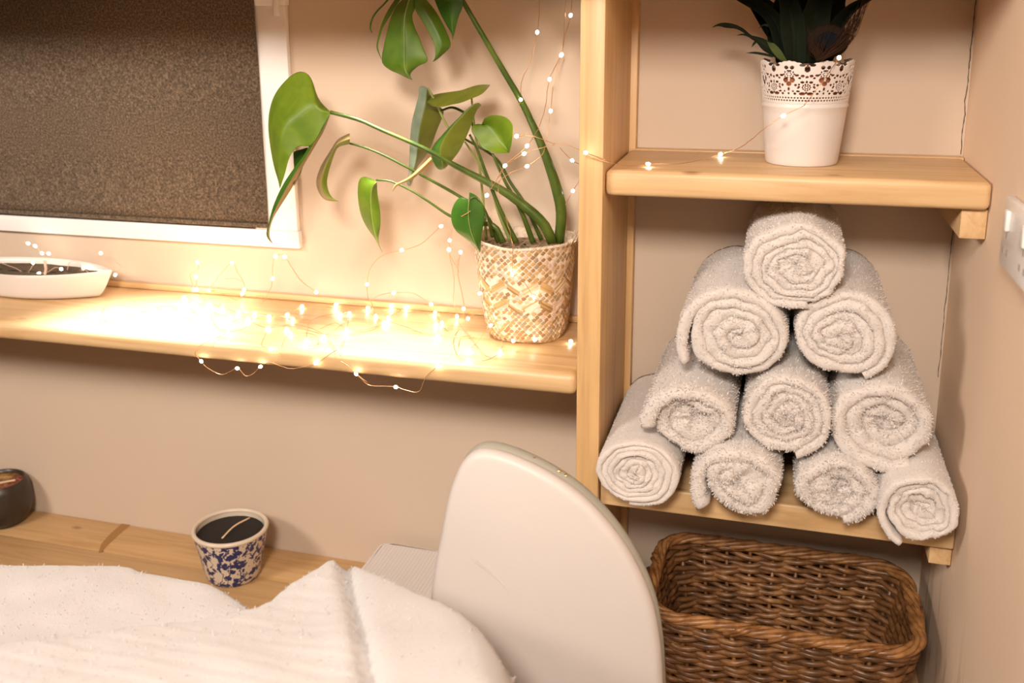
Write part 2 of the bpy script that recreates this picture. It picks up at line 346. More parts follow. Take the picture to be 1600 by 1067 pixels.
# ---------------------------------------------------------------- rolled towels
def towel(label, px, py, yf, rpx, rpz, turns, seed, phi=0., sense=1, Ln=.26, m=TOWEL, rough=1., recess=.0, tail=0., warp=.10, core=.0, fuzz=7000, thickvar=0., squash=None, outer_gap=0.):
    rs = random.Random(seed); c = at(px, py, y=yf); dd = float(ROT[2] @ (c - CAM)); rx, rz = rpx * dd / FPX, rpz * dd / FPX
    off = Vector((seed * 3.1, seed * 1.7, 0))
    nth = int(max(90, turns * 78)); R = min(rx, rz)
    pitch = (1 - core) / (turns + .5); hw = pitch * .5
    def centre(s):       # s in 0..1 along the spiral: plane position in the unit disc
        th = s * turns * 2 * PI; rho = core + hw + (1 - core - pitch) * s
        if outer_gap: rho += outer_gap * 0
        return th, rho
    def plane(th, rho):
        a = phi + sense * (th - turns * 2 * PI)
        u, v = rho * math.cos(a), rho * math.sin(a)
        q = Vector((u * 1.3, v * 1.3, 0)) + off
        d1 = noise.noise(q), noise.noise(q + Vector((5, 9, 2)))
        q2 = Vector((u * 4.2, v * 4.2, 1)) + off
        d2 = noise.noise(q2), noise.noise(q2 + Vector((4, 1, 8)))
        f = max(.0, 1 - rho * rho * .75)
        return u + warp * 1.6 * d1[0] * f + warp * .75 * d2[0] * f, v + warp * 1.6 * d1[1] * f + warp * .75 * d2[1] * f
    ny = 26; prof = []
    half = .5 * pitch * R * .985; arc = 7
    ys = [Ln * (1 - k / ny) ** 1.0 for k in range(ny)]
    for y in ys: prof.append((y, 1))                       # outer side, back to front
    for k in range(1, arc): prof.append((None, math.cos(PI * k / arc), math.sin(PI * k / arc)))
    for y in ys[::-1][::3]: prof.append((y, -1))
    V = []; F = []; samples = []
    np_ = len(prof)
    for i in range(nth + 1):
        s = i / nth; th, rho = centre(s)
        if tail and s > 1 - tail: rho += pitch * .75 * ((s - 1 + tail) / tail) ** 2 * 1.0
        yo = recess * (1 - s) * .05 + .0055 * noise.noise((th * .55 + seed, seed * 2.3, 0)) + .0035 * noise.noise((th * 1.7, seed * 5.3, 4))
        hh = .5 * pitch * (1 + .0 * s)
        for pr in prof:
            if pr[0] is None: sg = pr[1]; yy = half * .95 * (1 - pr[2]) + yo
            else: sg = pr[1]; yy = pr[0] + half * .95 + yo
            u, v = plane(th, rho * (1 + sg) if (th < 2 * PI and sg < 0) else rho + sg * hh * (.985 if pr[0] is not None else 1.))
            bulge = 1
            V.append((c[0] + rx * u, yf + yy, c[2] + rz * v))
    for i in range(nth):
        for j in range(np_):
            a0 = i * np_ + j; b0 = i * np_ + (j + 1) % np_
            F.append((a0, b0, b0 + np_, a0 + np_) if sense < 0 else (a0, a0 + np_, b0 + np_, b0))
    F.append(tuple(range(np_))); F.append(tuple(nth * np_ + j for j in range(np_ - 1, -1, -1)))
    mb = MB().add(V, F)
    # terry loops: little tufts standing on the outer turn and the rolled front edges
    va = np.array(V).reshape(nth + 1, np_, 3); tuft_v = []; tuft_f = []
    ctr = np.array([c[0], 0, c[2]])
    for k in range(fuzz):
        front = rs.random() < .55
        if front: i = rs.randrange(1, nth - 1); j = rs.randrange(ny - 2, ny + arc + 1)
        else: i = rs.randrange(int(nth * (1 - 1 / turns)), nth - 1); j = rs.randrange(0, ny)
        p0 = va[i, j]; e1 = va[i + 1, j] - p0; e2 = va[i, (j + 1) % np_] - p0
        n = np.cross(e1, e2); l = np.linalg.norm(n)
        if l < 1e-12: continue
        n = n / l
        if j < ny and np.dot(n, (p0 - ctr) * np.array([1, 0, 1])) < 0: n = -n
        if j >= ny and n[1] > 0: n = -n
        p = p0 + e1 * rs.random() + e2 * rs.random()
        t = np.array([rs.gauss(0, 1), rs.gauss(0, 1), rs.gauss(0, 1)]); t -= n * np.dot(t, n); t /= np.linalg.norm(t)
        h = (.0016 + .0014 * rs.random()) * rough; wd = .00055 + .0004 * rs.random()
        b2 = np.cross(n, t); kk = len(V) + len(tuft_v)
        tip = p + n * h + t * h * .7
        tuft_v += [p - b2 * wd, p + b2 * wd, tip + b2 * wd * .7, tip - b2 * wd * .7]; tuft_f.append((kk, kk + 1, kk + 2, kk + 3))
    mb.v += [tuple(q) for q in tuft_v]; mb.f += tuft_f; mb.m += [0] * len(tuft_f)
    o = mesh_obj('rolled_towel', mb, m, None, (c[0], yf + Ln / 2, c[2] - rz), 180)
    return tag(o, label, 'towel', 'rolled towels on the alcove shelf')
towel('thin flat-woven rolled towel at the left end of the bottom row, against the upright', 993, 741, -.305, 70, 58, 6.2, 11, phi=4.6, sense=-1, m=FLAT, rough=.35, warp=.09, Ln=.29)
towel('rolled towel second from the left in the bottom row, its corner drooping', 1158, 757, -.312, 73, 66, 2.3, 12, phi=3.9, sense=1, warp=.13, tail=.12, Ln=.29)
towel('small fluffy rolled towel third from the left in the bottom row, tightly coiled', 1305, 768, -.300, 71, 58, 2.6, 13, phi=4.9, sense=-1, warp=.12, recess=.2, rough=1.15, Ln=.28)
towel('flat-edged rolled towel at the right end of the bottom row, drooping beside the wall', 1440, 800, -.322, 63, 62, 4.6, 14, phi=4.3, sense=1, recess=.35, m=FLAT, rough=.4, warp=.13, tail=.08, Ln=.30)
towel('rolled towel at the left of the second row with a loose outer flap', 1077, 662, -.296, 78, 64, 2.6, 15, phi=3.4, sense=1, warp=.12, recess=.4, Ln=.27)
towel('plump rolled towel in the middle of the second row with many soft layers', 1227, 652, -.285, 72, 74, 4.3, 16, phi=5.0, sense=-1, warp=.10, rough=1.15, Ln=.26)
towel('large rolled towel at the right of the second row with thick outer wrap', 1384, 668, -.282, 86, 80, 3.4, 17, phi=5.3, sense=1, warp=.12, recess=.45, Ln=.27)
towel('left of the two rolled towels just below the top one, with a flap folded underneath', 1148, 525, -.272, 88, 82, 4.4, 18, phi=3.8, sense=1, warp=.10, rough=.7, tail=.05, Ln=.26)
towel('right of the two rolled towels just below the top one, tightly spiralled', 1317, 526, -.268, 82, 77, 4.3, 19, phi=5.2, sense=-1, warp=.10, rough=.7, Ln=.26)
towel('single rolled towel on the very top of the pyramid', 1244, 415, -.274, 84, 74, 5.0, 20, phi=5.0, sense=1, warp=.15, rough=.7, Ln=.25)
# ---------------------------------------------------------------- wicker basket on the counter
def rrect(cx, cy, hx, hy, r, n):
    """rounded rectangle, n points, even spacing, with outward normals"""
    segs = []; pts = []
    per = 4 * (hx - r) + 4 * (hy - r) + 2 * PI * r
    for k in range(n):
        d = per * k / n
        for (L0, kind, q) in ((2 * (hy - r), 's', 0), (PI * r / 2, 'c', 0), (2 * (hx - r), 's', 1), (PI * r / 2, 'c', 1), (2 * (hy - r), 's', 2), (PI * r / 2, 'c', 2), (2 * (hx - r), 's', 3), (PI * r / 2, 'c', 3)):
            if d <= L0: break
            d -= L0
        if kind == 's':
            t = d
            p = [(hx, -hy + r + t), (hx - r - t, hy), (-hx, hy - r - t), (-hx + r + t, -hy)][q]; nn = [(1, 0), (0, 1), (-1, 0), (0, -1)][q]
        else:
            a = d / r + q * PI / 2; c = [(hx - r, hy - r), (-hx + r, hy - r), (-hx + r, -hy + r), (hx - r, -hy + r)][q]
            nn = (math.cos(a), math.sin(a)); p = (c[0] + r * nn[0], c[1] + r * nn[1])
        pts.append((cx + p[0], cy + p[1], nn[0], nn[1]))
    return pts
def basket():
    cx, cy = -.226, -.168; H = .172; n = 240
    bk = thing('wicker_basket', (cx, cy, ZCT), 'brown wicker basket tray standing under the rolled towels', 'basket')
    def ring(t, n):      # t 0 bottom .. 1 rim
        return rrect(cx, cy, .166 + .028 * t, .094 + .027 * t, .045 + .008 * t, n)
    rows = 25; nst = 30; rs = random.Random(5)
    weave = MB()
    for r in range(rows):
        t = .03 + .90 * r / (rows - 1)
        for ph in ((0,) if r % 1 == 0 else (0, 1)):
            pts = []; R = ring(t, n); jit = rs.random() * 9; rad = .0045 + .0006 * rs.random()
            for i, (x, y, nx, ny) in enumerate(R):
                u = i / n
                wv = .0046 * math.sin(PI * nst * u + PI * (r % 2)) + .0009 * noise.noise((u * 40, r, jit))
                zz = H * t + .0030 * math.sin(PI * nst * u * .5 + r * .9) + .0022 * noise.noise((u * 24, r * 3.3, 2))
                pts.append((x + nx * wv, y + ny * wv, ZCT + .006 + zz))
            weave.tube(pts, [rad * (1 + .22 * noise.noise((i * .09, r, 7))) for i in range(n)], 7, closed=True)
    part('woven_side', weave, WICKER, bk, 180)
    st = MB()
    for k in range(nst):
        i = int(n * (k + .5) / nst) % n
        a, b = ring(0, n)[i], ring(.97, n)[i]
        st.tube([(a[0], a[1], ZCT + .004), (b[0], b[1], ZCT + H * .97)], .0032, 6)
    part('upright_stakes', st, WICKER, bk, 180)
    rim = MB()
    for s in range(5):
        pts = []; R = ring(1.0, n)
        for i, (x, y, nx, ny) in enumerate(R):
            u = i / n; a = 2 * PI * (u * 8 + s / 5)
            o = .0066 * math.cos(a) + .0016 * noise.noise((u * 30, s, 1)); z = .0050 * math.sin(a) + .002 * noise.noise((u * 24, s, 6))
            pts.append((x + nx * o, y + ny * o, ZCT + H + .004 + z))
        rim.tube(pts, .0042, 7, closed=True)
    for k in range(26):      # loose rod ends poking out of the border
        i = rs.randrange(n); x, y, nx, ny = ring(1, n)[i]; x2, y2, _, _ = ring(1, n)[(i + 9) % n]
        rim.tube([(x + nx * .008, y + ny * .008, ZCT + H - .004), ((x + x2) / 2 + nx * .009, (y + y2) / 2 + ny * .009, ZCT + H + .007), (x2 - nx * .002, y2 - ny * .002, ZCT + H + .010)], [.0036, .004, .0034], 7)
    part('braided_rim', rim, WICKERL, bk, 180, 'lighter braided rim')
    base = MB()
    for k in range(26):
        yy = cy - .090 + .180 * k / 25
        xx = .162 if abs(yy - cy) < .05 else .162 - .045 * (abs(yy - cy) - .05) / .045
        base.tube([(cx - xx + 2 * xx * q / 40, yy, ZCT + .009 + .003 * math.sin(q * PI / 2.5 + PI * (k % 2))) for q in range(41)], .0038, 6)
    part('woven_base', base, WICKER, bk, 180)
    for sx in (-1, 1):       # wrapped handle loop worked into each end
        h = MB(); x0 = cx + sx * (.194 + .004)
        for q in range(2):
            h.tube([(x0 + sx * .006 * math.sin(PI * t / 12) * (1 + q * .4), cy - .045 + .09 * t / 12, ZCT + H * .80 + .05 * math.sin(PI * t / 12) * (.8 + .15 * q) - .01) for t in range(13)], .0042, 7)
        part('handle', h, WICKER, bk, 180)
basket()
# ---------------------------------------------------------------- white lace pot with artificial plant and feather
fb = at(1252, 261.5, z=ZTOP); RB = .0505; RT = .0640; LPX, LPY = fb[0], fb[1] + RB
HT = float(at(1258, 107, y=LPY - RT)[2] - ZTOP)
lp = thing('lace_pot_plant', (LPX, LPY, ZTOP), 'white lace-edged pot with dark spiky artificial plant on the top right shelf', 'potted plant')
def lace():
    nm, cpm = 8, 92; n = nm * cpm
    def rad(z): return RB + (RT - RB) * min(1, z / HT)
    pxm = HT / 250.        # one design unit: the pot is 250 units tall below the scallop valleys
    mb = MB()
    prof = [(RB - .004, .0), (RB - .001, .0008), (RB, .003)] + [(rad(z), z) for z in np.linspace(.006, HT * .585, 8)] + [(rad(HT * .60) + .0012, HT * .60), (rad(HT * .615) + .0012, HT * .615), (rad(HT * .63), HT * .63)]
    prof.append((rad(HT * .645), HT * .645))
    V = []; F = []
    for (r, z) in prof:
        for j in range(n): a = 2 * PI * j / n; V.append((LPX + r * math.cos(a), LPY + r * math.sin(a), ZTOP + z))
    for i in range(len(prof) - 1):
        for j in range(n): F.append((i * n + j, i * n + (j + 1) % n, (i + 1) * n + (j + 1) % n, (i + 1) * n + j))
    F.append(tuple(range(n - 1, -1, -1)))
    # openwork band: design coordinates dx in [-102.5,102.5) about a scallop, dy below the scallop top line (0 = scallop tip)
    holes = []
    for sx in (-1, 1):
        holes += [(sx * 17, 40, 11, 9), (sx * 20, 111, 13, 14), (sx * 46, 84, 11, 6), (sx * 62, 100, 7, 5), (sx * 75, 26, 15, 7), (sx * 78, 88, 9, 7), (sx * 80, 190, 16, 8), (sx * 38, 190, 7, 6), (sx * 52, 176, 6, 5), (sx * 78, 124, 10, 6), (sx * 40, 140, 7, 6), (sx * 60, 150, 6, 6), (sx * 26, 176, 5, 5)]
        for k in (-1, 0, 1): holes.append((sx * (102.5 - 46 + 3 * abs(k)), 156 + 20 * k, 6, 4))
    holes += [(0, 133, 14, 12), (0, 163, 6, 9), (0, 188, 5, 6), (102.5, 48, 14, 17), (102.5, 94, 8, 6), (102.5, 122, 5, 7), (102.5, 184, 5, 7), (0, 60, 4, 6)]
    for k in range(10): a = 2 * PI * k / 10; holes.append((30 * math.cos(a), 78 + 20 * math.sin(a), 4.5, 4.5)); holes.append((102.5 + 22 * math.cos(a), 153 + 17 * math.sin(a), 4.5, 4.5))
    for k in range(6): a = 2 * PI * k / 6; holes.append((14 * math.cos(a), 78 + 9 * math.sin(a), 3.5, 3.5)); holes.append((102.5 + 10 * math.cos(a), 153 + 8 * math.sin(a), 3.5, 3.5))
    for k in range(11):
        holes.append((-102.5 + 18.64 * (k + .5), 214, 5, 4.5)); holes.append((-102.5 + 18.64 * k, 230, 5, 4.5))
    H2 = np.array(holes, float); H2[:, 2:] *= 1.16; z0 = HT * .645; z1 = HT * 1.075; nr = 112
    sc = (z1 - z0) / 250.
    def solid(dx, dy):
        q = abs(dx)
        top = 27 * (q / 102.5) ** 1.6 - 3.5 * abs(math.cos(q / 102.5 * PI * 3.5)) + 4
        if dy < top: return False
        d = np.abs(H2[:, 0] - dx); d = np.minimum(d, 205 - d)
        return not np.any((d / H2[:, 2]) ** 2 + ((H2[:, 1] - dy) / H2[:, 3]) ** 2 < 1)
    mask = [[solid(-102.5 + 205 * (c + .5) / cpm, 250 - 250 * (r + .5) / nr) for c in range(cpm)] for r in range(nr)]
    k0 = len(V)
    for i in range(nr + 1):
        z = z0 + (z1 - z0) * i / nr; r = rad(z) if z < HT else RT + (z - HT) * .12
        for j in range(n): a = 2 * PI * j / n; V.append((LPX + r * math.cos(a), LPY + r * math.sin(a), ZTOP + z))
    for i in range(nr):
        for j in range(n):
            if mask[i][j % cpm]: F.append((k0 + i * n + j, k0 + i * n + (j + 1) % n, k0 + (i + 1) * n + (j + 1) % n, k0 + (i + 1) * n + j))
    o = part('lace_pot', MB().add(V, F), LACE, lp, 50); solidify(o, .0009, -1)
lace()
part('inner_pot', MB().lathe([(RB * .85, .004), (RB * .88, .006), (RT * .86, HT * .90), (RT * .89, HT * .90), (RT * .90, HT * .96), (RT * .86, HT * .965), (RT * .83, HT * .88), (.001, HT * .88)], (LPX, LPY, ZTOP), 40), TERRA, lp)
part('soil', MB().lathe([(.001, HT * .885), (RT * .82, HT * .885), (RT * .81, HT * .93), (RT * .5, HT * .95), (.001, HT * .955)], (LPX, LPY, ZTOP), 24), SOIL, lp)
def conv(win):
    ox, oy, s = win
    return lambda pts: [(ox + x / s, oy + y / s) for x, y in pts]
def loft(left, right, yl, yr, mid=None, ym=None, n=22, k=5, wave=0., mats=(0, 0), seed=0):
    """blade between two edges seen in the photograph, each edge at its own depth (start, end), bowed about the midrib"""
    l = spline(left, n); r = spline(right, n)
    c = spline(mid, n) if mid else [(a + b) / 2 for a, b in zip(l, r)]
    f = lambda y, t: y if not hasattr(y, '__len__') else float(np.interp(t, np.linspace(0, 1, len(y)), y))
    P = []; hw = []
    if ym is None: ym = (np.array(yl).mean() + np.array(yr).mean()) / 2
    for i in range(n):
        t = i / (n - 1)
        A = at(*l[i], y=f(yl, t)); B = at(*c[i], y=f(ym, t)); C = at(*r[i], y=f(yr, t)); row = []
        for q in range(-k, k + 1):
            e = q / k
            p = B + (A - B) * abs(e) if q < 0 else B + (C - B) * e
            p = p + np.array([0, wave * abs(e) * (1 - abs(e)) * 4 * .25 + wave * .5 * abs(e) * math.sin(t * 17 + seed), 0])
            row.append(p)
        P.append(row)
    mb = MB(); mb.grid(P); nc = 2 * k
    for fi in range(len(mb.f)): mb.m[fi] = mats[0] if (fi % nc) < k else mats[1]
    return mb
def merge(*ms):
    o = MB()
    for q in ms: o.add(q.v, q.f, 0); o.m[-len(q.f):] = q.m
    return o
def blade(name, mb, mats, t, th=.0007, label=None, rib=None):
    o = part(name, mb, mats, t, 180, label); solidify(o, th)
    if rib:
        p = [np.array(mb.v[i * 11 + 5]) + np.array([0, -.0004, 0]) for i in range(len(mb.v) // 11)][:rib]
        part('midrib', MB().tube(p, [.0009 - .0006 * i / len(p) for i in range(len(p))], 6), STEMP, t, 180, of=o)
    s = o.modifiers.new('smooth', 'SUBSURF'); s.levels = s.render_levels = 1
    return o
cb = conv((1100, 0, 5.333))
PLY = LPY
fr = loft(cb([(720, 520), (640, 400), (560, 350), (450, 305), (400, 300), (330, 240), (250, 200), (160, 188), (110, 200), (65, 230)]), cb([(660, 530), (560, 460), (490, 420), (430, 345), (390, 325), (340, 280), (270, 240), (180, 232), (120, 215), (65, 230)]), PLY - .03, PLY - .03, ym=PLY - .036)
b1 = loft(cb([(405, 303), (330, 278), (265, 297)]), cb([(405, 325), (330, 295), (265, 297)]), PLY - .03, PLY - .03, n=8)
b2 = loft(cb([(440, 325), (410, 355), (395, 397)]), cb([(460, 340), (430, 365), (395, 397)]), PLY - .03, PLY - .03, n=8)
b3 = loft(cb([(570, 455), (430, 430), (345, 443)]), cb([(580, 480), (430, 450), (345, 443)]), PLY - .032, PLY - .032, n=8)
blade('leaf', merge(fr, b1, b2, b3), [BLACKL, BLACKL], lp)
blade('leaf', loft(cb([(560, 370), (580, 360), (640, 420), (700, 520)][::-1]), cb([(520, 340), (560, 420), (620, 490), (690, 530)][::-1]), PLY - .040, PLY - .036), [OLIVEL, OLIVEL], lp, label='olive green leaf')
for (l, r, y) in (
    ([(640, 530), (580, 350), (530, 200), (450, 110), (300, 20), (190, -50), (100, -90)], [(760, 530), (720, 300), (640, 130), (540, 40), (420, -30), (300, -80), (100, -90)], PLY - .02),
    ([(690, 530), (640, 280), (630, 60), (600, -60), (560, -160)], [(850, 530), (850, 250), (800, 40), (720, -80), (560, -160)], PLY - .035),
    ([(740, 530), (760, 250), (850, 40), (880, -60), (960, -170)], [(960, 530), (1040, 250), (1060, 90), (1060, -60), (960, -170)], PLY - .028),
    ([(760, 530), (700, 250), (720, 40), (760, -60), (820, -150)], [(940, 530), (960, 250), (920, 60), (880, -60), (820, -150)], PLY - .00),
    ([(860, 530), (960, 330), (1090, 140), (1200, 40), (1330, -20), (1480, -50)], [(980, 530), (1090, 380), (1180, 210), (1270, 90), (1390, 5), (1480, -50)], PLY - .01),
    ([(900, 530), (1000, 300), (1080, 80), (1130, -40), (1250, -150)], [(1060, 530), (1160, 330), (1180, 120), (1180, 0), (1250, -150)], PLY + .02),
    ([(600, 530), (560, 300), (560, 100), (620, -60), (700, -150)], [(760, 530), (760, 300), (760, 100), (780, -60), (700, -150)], PLY + .005),
    ([(780, 530), (800, 300), (900, 120), (1000, -20), (1120, -140)], [(1020, 530), (1100, 300), (1160, 150), (1180, 20), (1120, -140)], PLY + .012),
    ([(640, 530), (540, 380), (520, 240), (470, 80), (420, -90)], [(800, 530), (740, 380), (700, 240), (620, 60), (420, -90)], PLY + .018),
    ([(700, 530), (520, 300), (380, 60), (300, -80)], [(800, 530), (640, 250), (480, 20), (300, -80)], PLY + .03)):
    blade('leaf', loft(cb(l), cb(r), y, y, ym=y + .012, n=16), [BLACKL, BLACKL], lp)
sb = MB(); a = cb([(470, 240), (500, 205), (560, 225)])
sb = loft(cb([(540, 200), (495, 200), (448, 240)]), cb([(545, 230), (500, 215), (448, 240)]), PLY - .022, PLY - .022, n=8)
blade('leaf', sb, [BLACKL, BLACKL], lp)
# peacock feather leaning in the pot
q0 = at(*cb([(935, 515)])[0], y=PLY - .045)
ft = thing('peacock_feather', q0, 'brown peacock feather with a dark eye, leaning in the white lace pot', 'feather')
FE = at(*cb([(1035, 345)])[0], y=PLY - .062)
sx, sz = at(*cb([(1135, 345)])[0], y=PLY - .062) - FE, at(*cb([(1035, 265)])[0], y=PLY - .062) - FE
mb = MB().tube([q0, (q0 + FE) / 2 + np.array([.002, -.004, 0]), FE], [.0011, .0009, .0006], 6); part('shaft', mb, FEATH, ft, 180)
def disc(k, dy, bump_):
    P = []
    for i in range(9):
        r = i / 8; P.append([FE + sx * (k * r * math.cos(a)) + sz * (k * r * math.sin(a)) + np.array([0, dy + bump_ * r * r, 0]) for a in np.linspace(0, 2 * PI, 37)[:-1]])
    return MB().grid(P, wrap=True)
o = part('feather_ring', disc(1.75, .001, .006), EYER, ft, 180); solidify(o, .0004)
o = part('feather_eye', disc(1.0, -.0012, .002), EYE, ft, 180); solidify(o, .0004)
rs = random.Random(9); bb = MB()
for k in range(150):
    if k < 90: ex, ey = 1060 + 300 * rs.random() ** .8, -40 + 330 * rs.random() ** 1.3; c0 = (1000 + 180 * rs.random(), 480 - 120 * rs.random())
    else: ex, ey = 850 + 280 * rs.random(), 180 + 200 * rs.random(); c0 = (900 + 60 * rs.random(), 480)
    if k < 90:
        ang = rs.random(); ex = 1150 + 230 * (1 - ang) + 25 * rs.gauss(0, 1); ey = -60 + 300 * ang; mid_ = (1150 + 150 * (1 - ang) * .6 + 20 * rs.gauss(0, 1), 400 - 140 * rs.random() - 60 * (1 - ang))
    else: mid_ = ((ex + c0[0]) / 2 + 20 * rs.gauss(0, 1), (ey + c0[1]) / 2 + 30)
    pts = spline(cb([(935 + 60 * rs.random(), 505), mid_, (ex, ey)]), 9); y0 = PLY - .05 - .02 * rs.random()
    bb.tube([at(*p, y=y0 + (.004 * i / 8)) for i, p in enumerate(pts)], [.00055 - .00005 * i for i in range(9)], 4)
part('barbs', bb, FEATH, ft, 180)
# ---------------------------------------------------------------- monstera in the woven straw basket
fbp = at(808, 537, z=ZSH); PBR = .0615; PTR = .0835; MX, MY = fbp[0] + .002, fbp[1] + PBR
rimc = at(819, 372, y=MY); MH = float(rimc[2] - ZSH); MTX = rimc[0] - MX
mp = thing('potted_monstera', (MX, MY, ZSH), 'monstera plant in a whitewashed woven straw basket on the window shelf', 'potted plant')
def pot_pt(u, t, off=0.):
    a = 2 * PI * u; sq = (1 - t) ** 1.5
    ca, sa = math.cos(a), math.sin(a)
    r = PBR + (PTR - PBR) * (t ** .85) + .002 * math.sin(t * PI)
    e = (abs(ca) ** 4 + abs(sa) ** 4) ** -.25
    r *= 1 + (e - 1) * sq * .6
    r *= 1 - .05 * max(0, 1 - t / .06) ** 2
    r += off + .0012 * noise.noise((ca * 2, sa * 2, t * 3))
    return np.array([MX + MTX * t + r * ca, MY + r * sa, ZSH + MH * t + .0012 + (.0015 * math.sin(2 * a + 1) + .0012 * math.sin(5 * a)) * t ** 4])
mb = MB().grid([[pot_pt(j / 96, t) for j in range(96)] for t in np.linspace(0, 1, 40)], wrap=True)
mb.grid([[pot_pt(j / 96, t, -.004) for j in range(96)] for t in np.linspace(1, .05, 20)], wrap=True)
k = len(mb.v); mb.f.append(tuple(range(95, -1, -1))); mb.m.append(0)
part('woven_basket_pot', mb, CREAMW, mp, 180)
rs = random.Random(21); wv = MB()
def strip(u0, t0, lu, ang, wd, mi, dome=.0012):
    """one straw float lying on the basket wall: length lu and width wd in metres, tilted by ang"""
    circ = 2 * PI * (PBR + (PTR - PBR) * t0); P = []
    for i in range(4):
        row = []
        for j in range(3):
            s = (i / 3 - .5) * lu; w_ = (j / 2 - .5) * wd
            du = (s * math.cos(ang) - w_ * math.sin(ang)) / circ; dt = (s * math.sin(ang) + w_ * math.cos(ang)) / MH
            e = (1 if j == 1 else .25) * (1 if i in (1, 2) else .35)
            row.append(pot_pt(u0 + du, min(.995, max(.006, t0 + dt)), dome * e + .0002))
        P.append(row)
    wv.grid(P, mi)
nrow = 30
for r in range(nrow):
    t = .03 + .95 * r / (nrow - 1)
    band = .36 < t < .43 or .54 < t < .62
    nc = 46
    for c_ in range(nc):
        u = (c_ + .5 * (r % 2)) / nc
        if band: continue
        ang = math.radians(40 + rs.gauss(0, 4))
        strip(u, t + .004 * rs.gauss(0, .3), .0068 + rs.gauss(0, .0006), ang, .0054 + rs.gauss(0, .0004), rs.choices(range(6), (4, 4, 2, 3, 2, 2))[0])
        if rs.random() < .5: strip(u + .5 / nc, t, .0075, math.radians(-48 + rs.gauss(0, 4)), .0022, 5, .0009)
for (tb, n_) in ((.395, 9), (.585, 9)):
    for c_ in range(n_):
        for q in range(4):
            strip((c_ + .24) / n_, tb + (q - 1.5) * .021, .030, math.radians(33), .0035, rs.choice((1, 2, 2, 4, 5)), .0016)
            strip((c_ + .74) / n_, tb + (q - 1.5) * .021, .024, math.radians(-36), .0035, rs.choice((0, 1, 2, 2, 5)), .0014)
part('straw_weave', wv, STRAWS, mp, 180)
rim = MB()
for s in range(3):
    rim.tube([pot_pt(j / 120, 1.0, .002 * math.cos(2 * PI * (j / 120 * 30 + s / 3)) - .001) + np.array([0, 0, .0015 * math.sin(2 * PI * (j / 120 * 30 + s / 3))]) for j in range(120)], .0016, 5, closed=True)
for k in range(16):
    u = .02 + .16 * rs.random() - .09; p = pot_pt(u, .97); d = np.array([rs.gauss(.003, .005), rs.gauss(0, .006), .004 + .008 * rs.random()])
    rim.tube([p, p + d * .6 + np.array([.002, 0, .002]), p + d], [.0011, .001, .0006], 5)
part('basket_rim', rim, CREAMW, mp, 180)
P = []
for i in range(14):
    row = []
    for j in range(48):
        p = pot_pt(j / 48, .90, -.0055); c0 = np.array([MX + MTX * .9, MY, ZSH + MH * .9]); q = c0 + (p - c0) * (1 - i / 13.5); q[2] = ZSH + MH * (.90 + .035 * i / 13) + .004 * noise.noise((q[0] * 90, q[1] * 90, 0)); row.append(q)
    P.append(row)
part('mulch', MB().grid(P, wrap=True), FIBRE, mp, 180)
c2w = conv((400, 0, 2.667)); c1w = conv((400, 90, 3.442)); c3w = conv((620, 120, 5.615)); ctw = conv((570, 0, 8.206))
def stem(pts, rad, ys, m=STEM, name='stem'):
    p = spline(pts, 30); y = np.interp(np.linspace(0, 1, 30), np.linspace(0, 1, len(ys)), ys); r = np.interp(np.linspace(0, 1, 30), np.linspace(0, 1, len(rad)), rad)
    return part(name, MB().tube([at(*q, y=yy) for q, yy in zip(p, y)], list(r), 12), m, mp, 180)
K = 1 / 2667. * 1.0          # one unit of the plant window is about this many metres across
stem(c2w([(1262, 1010), (1272, 900), (1262, 820), (1225, 700), (1175, 570), (1110, 430), (1040, 310), (955, 165), (868, 15), (820, -70)]), [.0082, .0092, .0068, .0052, .0046, .0040, .0036], [MY - .01, MY - .012, MY - .02, MY - .04, MY - .06, MY - .07])
stem(c2w([(1235, 1010), (1200, 935), (1120, 860), (1020, 790), (830, 690), (700, 618), (520, 540), (430, 500), (310, 467)]), [.0085, .0085, .0065, .0050, .0038, .0032, .0030, .0032], [MY - .02, MY - .03, MY - .05, MY - .075, MY - .09, MY - .10])
stem(c2w([(1010, 1010), (960, 900), (850, 820), (700, 735), (560, 660), (470, 620), (390, 597)]), [.004, .0030, .0024, .0022, .0018], [MY - .01, MY - .02, MY - .05, MY - .06])
stem(c2w([(1030, 1010), (990, 940), (900, 930), (810, 900), (720, 840), (640, 790), (560, 755), (500, 750)]), [.0055, .0035, .0022, .0018, .0016], [MY - .03, MY - .035, MY - .05, MY - .06])
stem(c2w([(1085, 1010), (1020, 880), (965, 740), (925, 630), (890, 560)]), [.0048, .0036, .0026, .0018], [MY - .015, MY - .02, MY - .03])
stem(c2w([(1155, 1010), (1105, 880), (1040, 760), (985, 640)]), [.0048, .0038, .0026, .0020], [MY, MY - .01, MY - .025])
stem(c2w([(1060, 1000), (1010, 880), (985, 790), (940, 700), (870, 590)]), [.0040, .0030, .0024, .0016], [MY + .02, MY + .02, MY], STEMP)
stem(c2w([(1190, 1000), (1120, 850), (1060, 760), (1000, 660), (880, 585), (800, 540)]), [.0036, .0028, .0022, .0018], [MY + .02, MY + .015, MY])
stem(c2w([(960, 1000), (945, 820), (925, 640), (905, 480), (897, 385)]), [.0026, .0020, .0016], [MY + .01, MY + .01, MY - .02], STEMP)
stem(c2w([(860, 600), (800, 530), (755, 440), (715, 365)]), [.0022, .0020, .0018], [MY + .005, MY - .012, MY - .016], STEMP)
stem(c2w([(915, 560), (890, 490), (855, 462), (815, 448), (770, 462)]), [.0018, .0022, .0022, .002], [MY - .005, MY + .0, MY + .005])
y1 = MY - .10
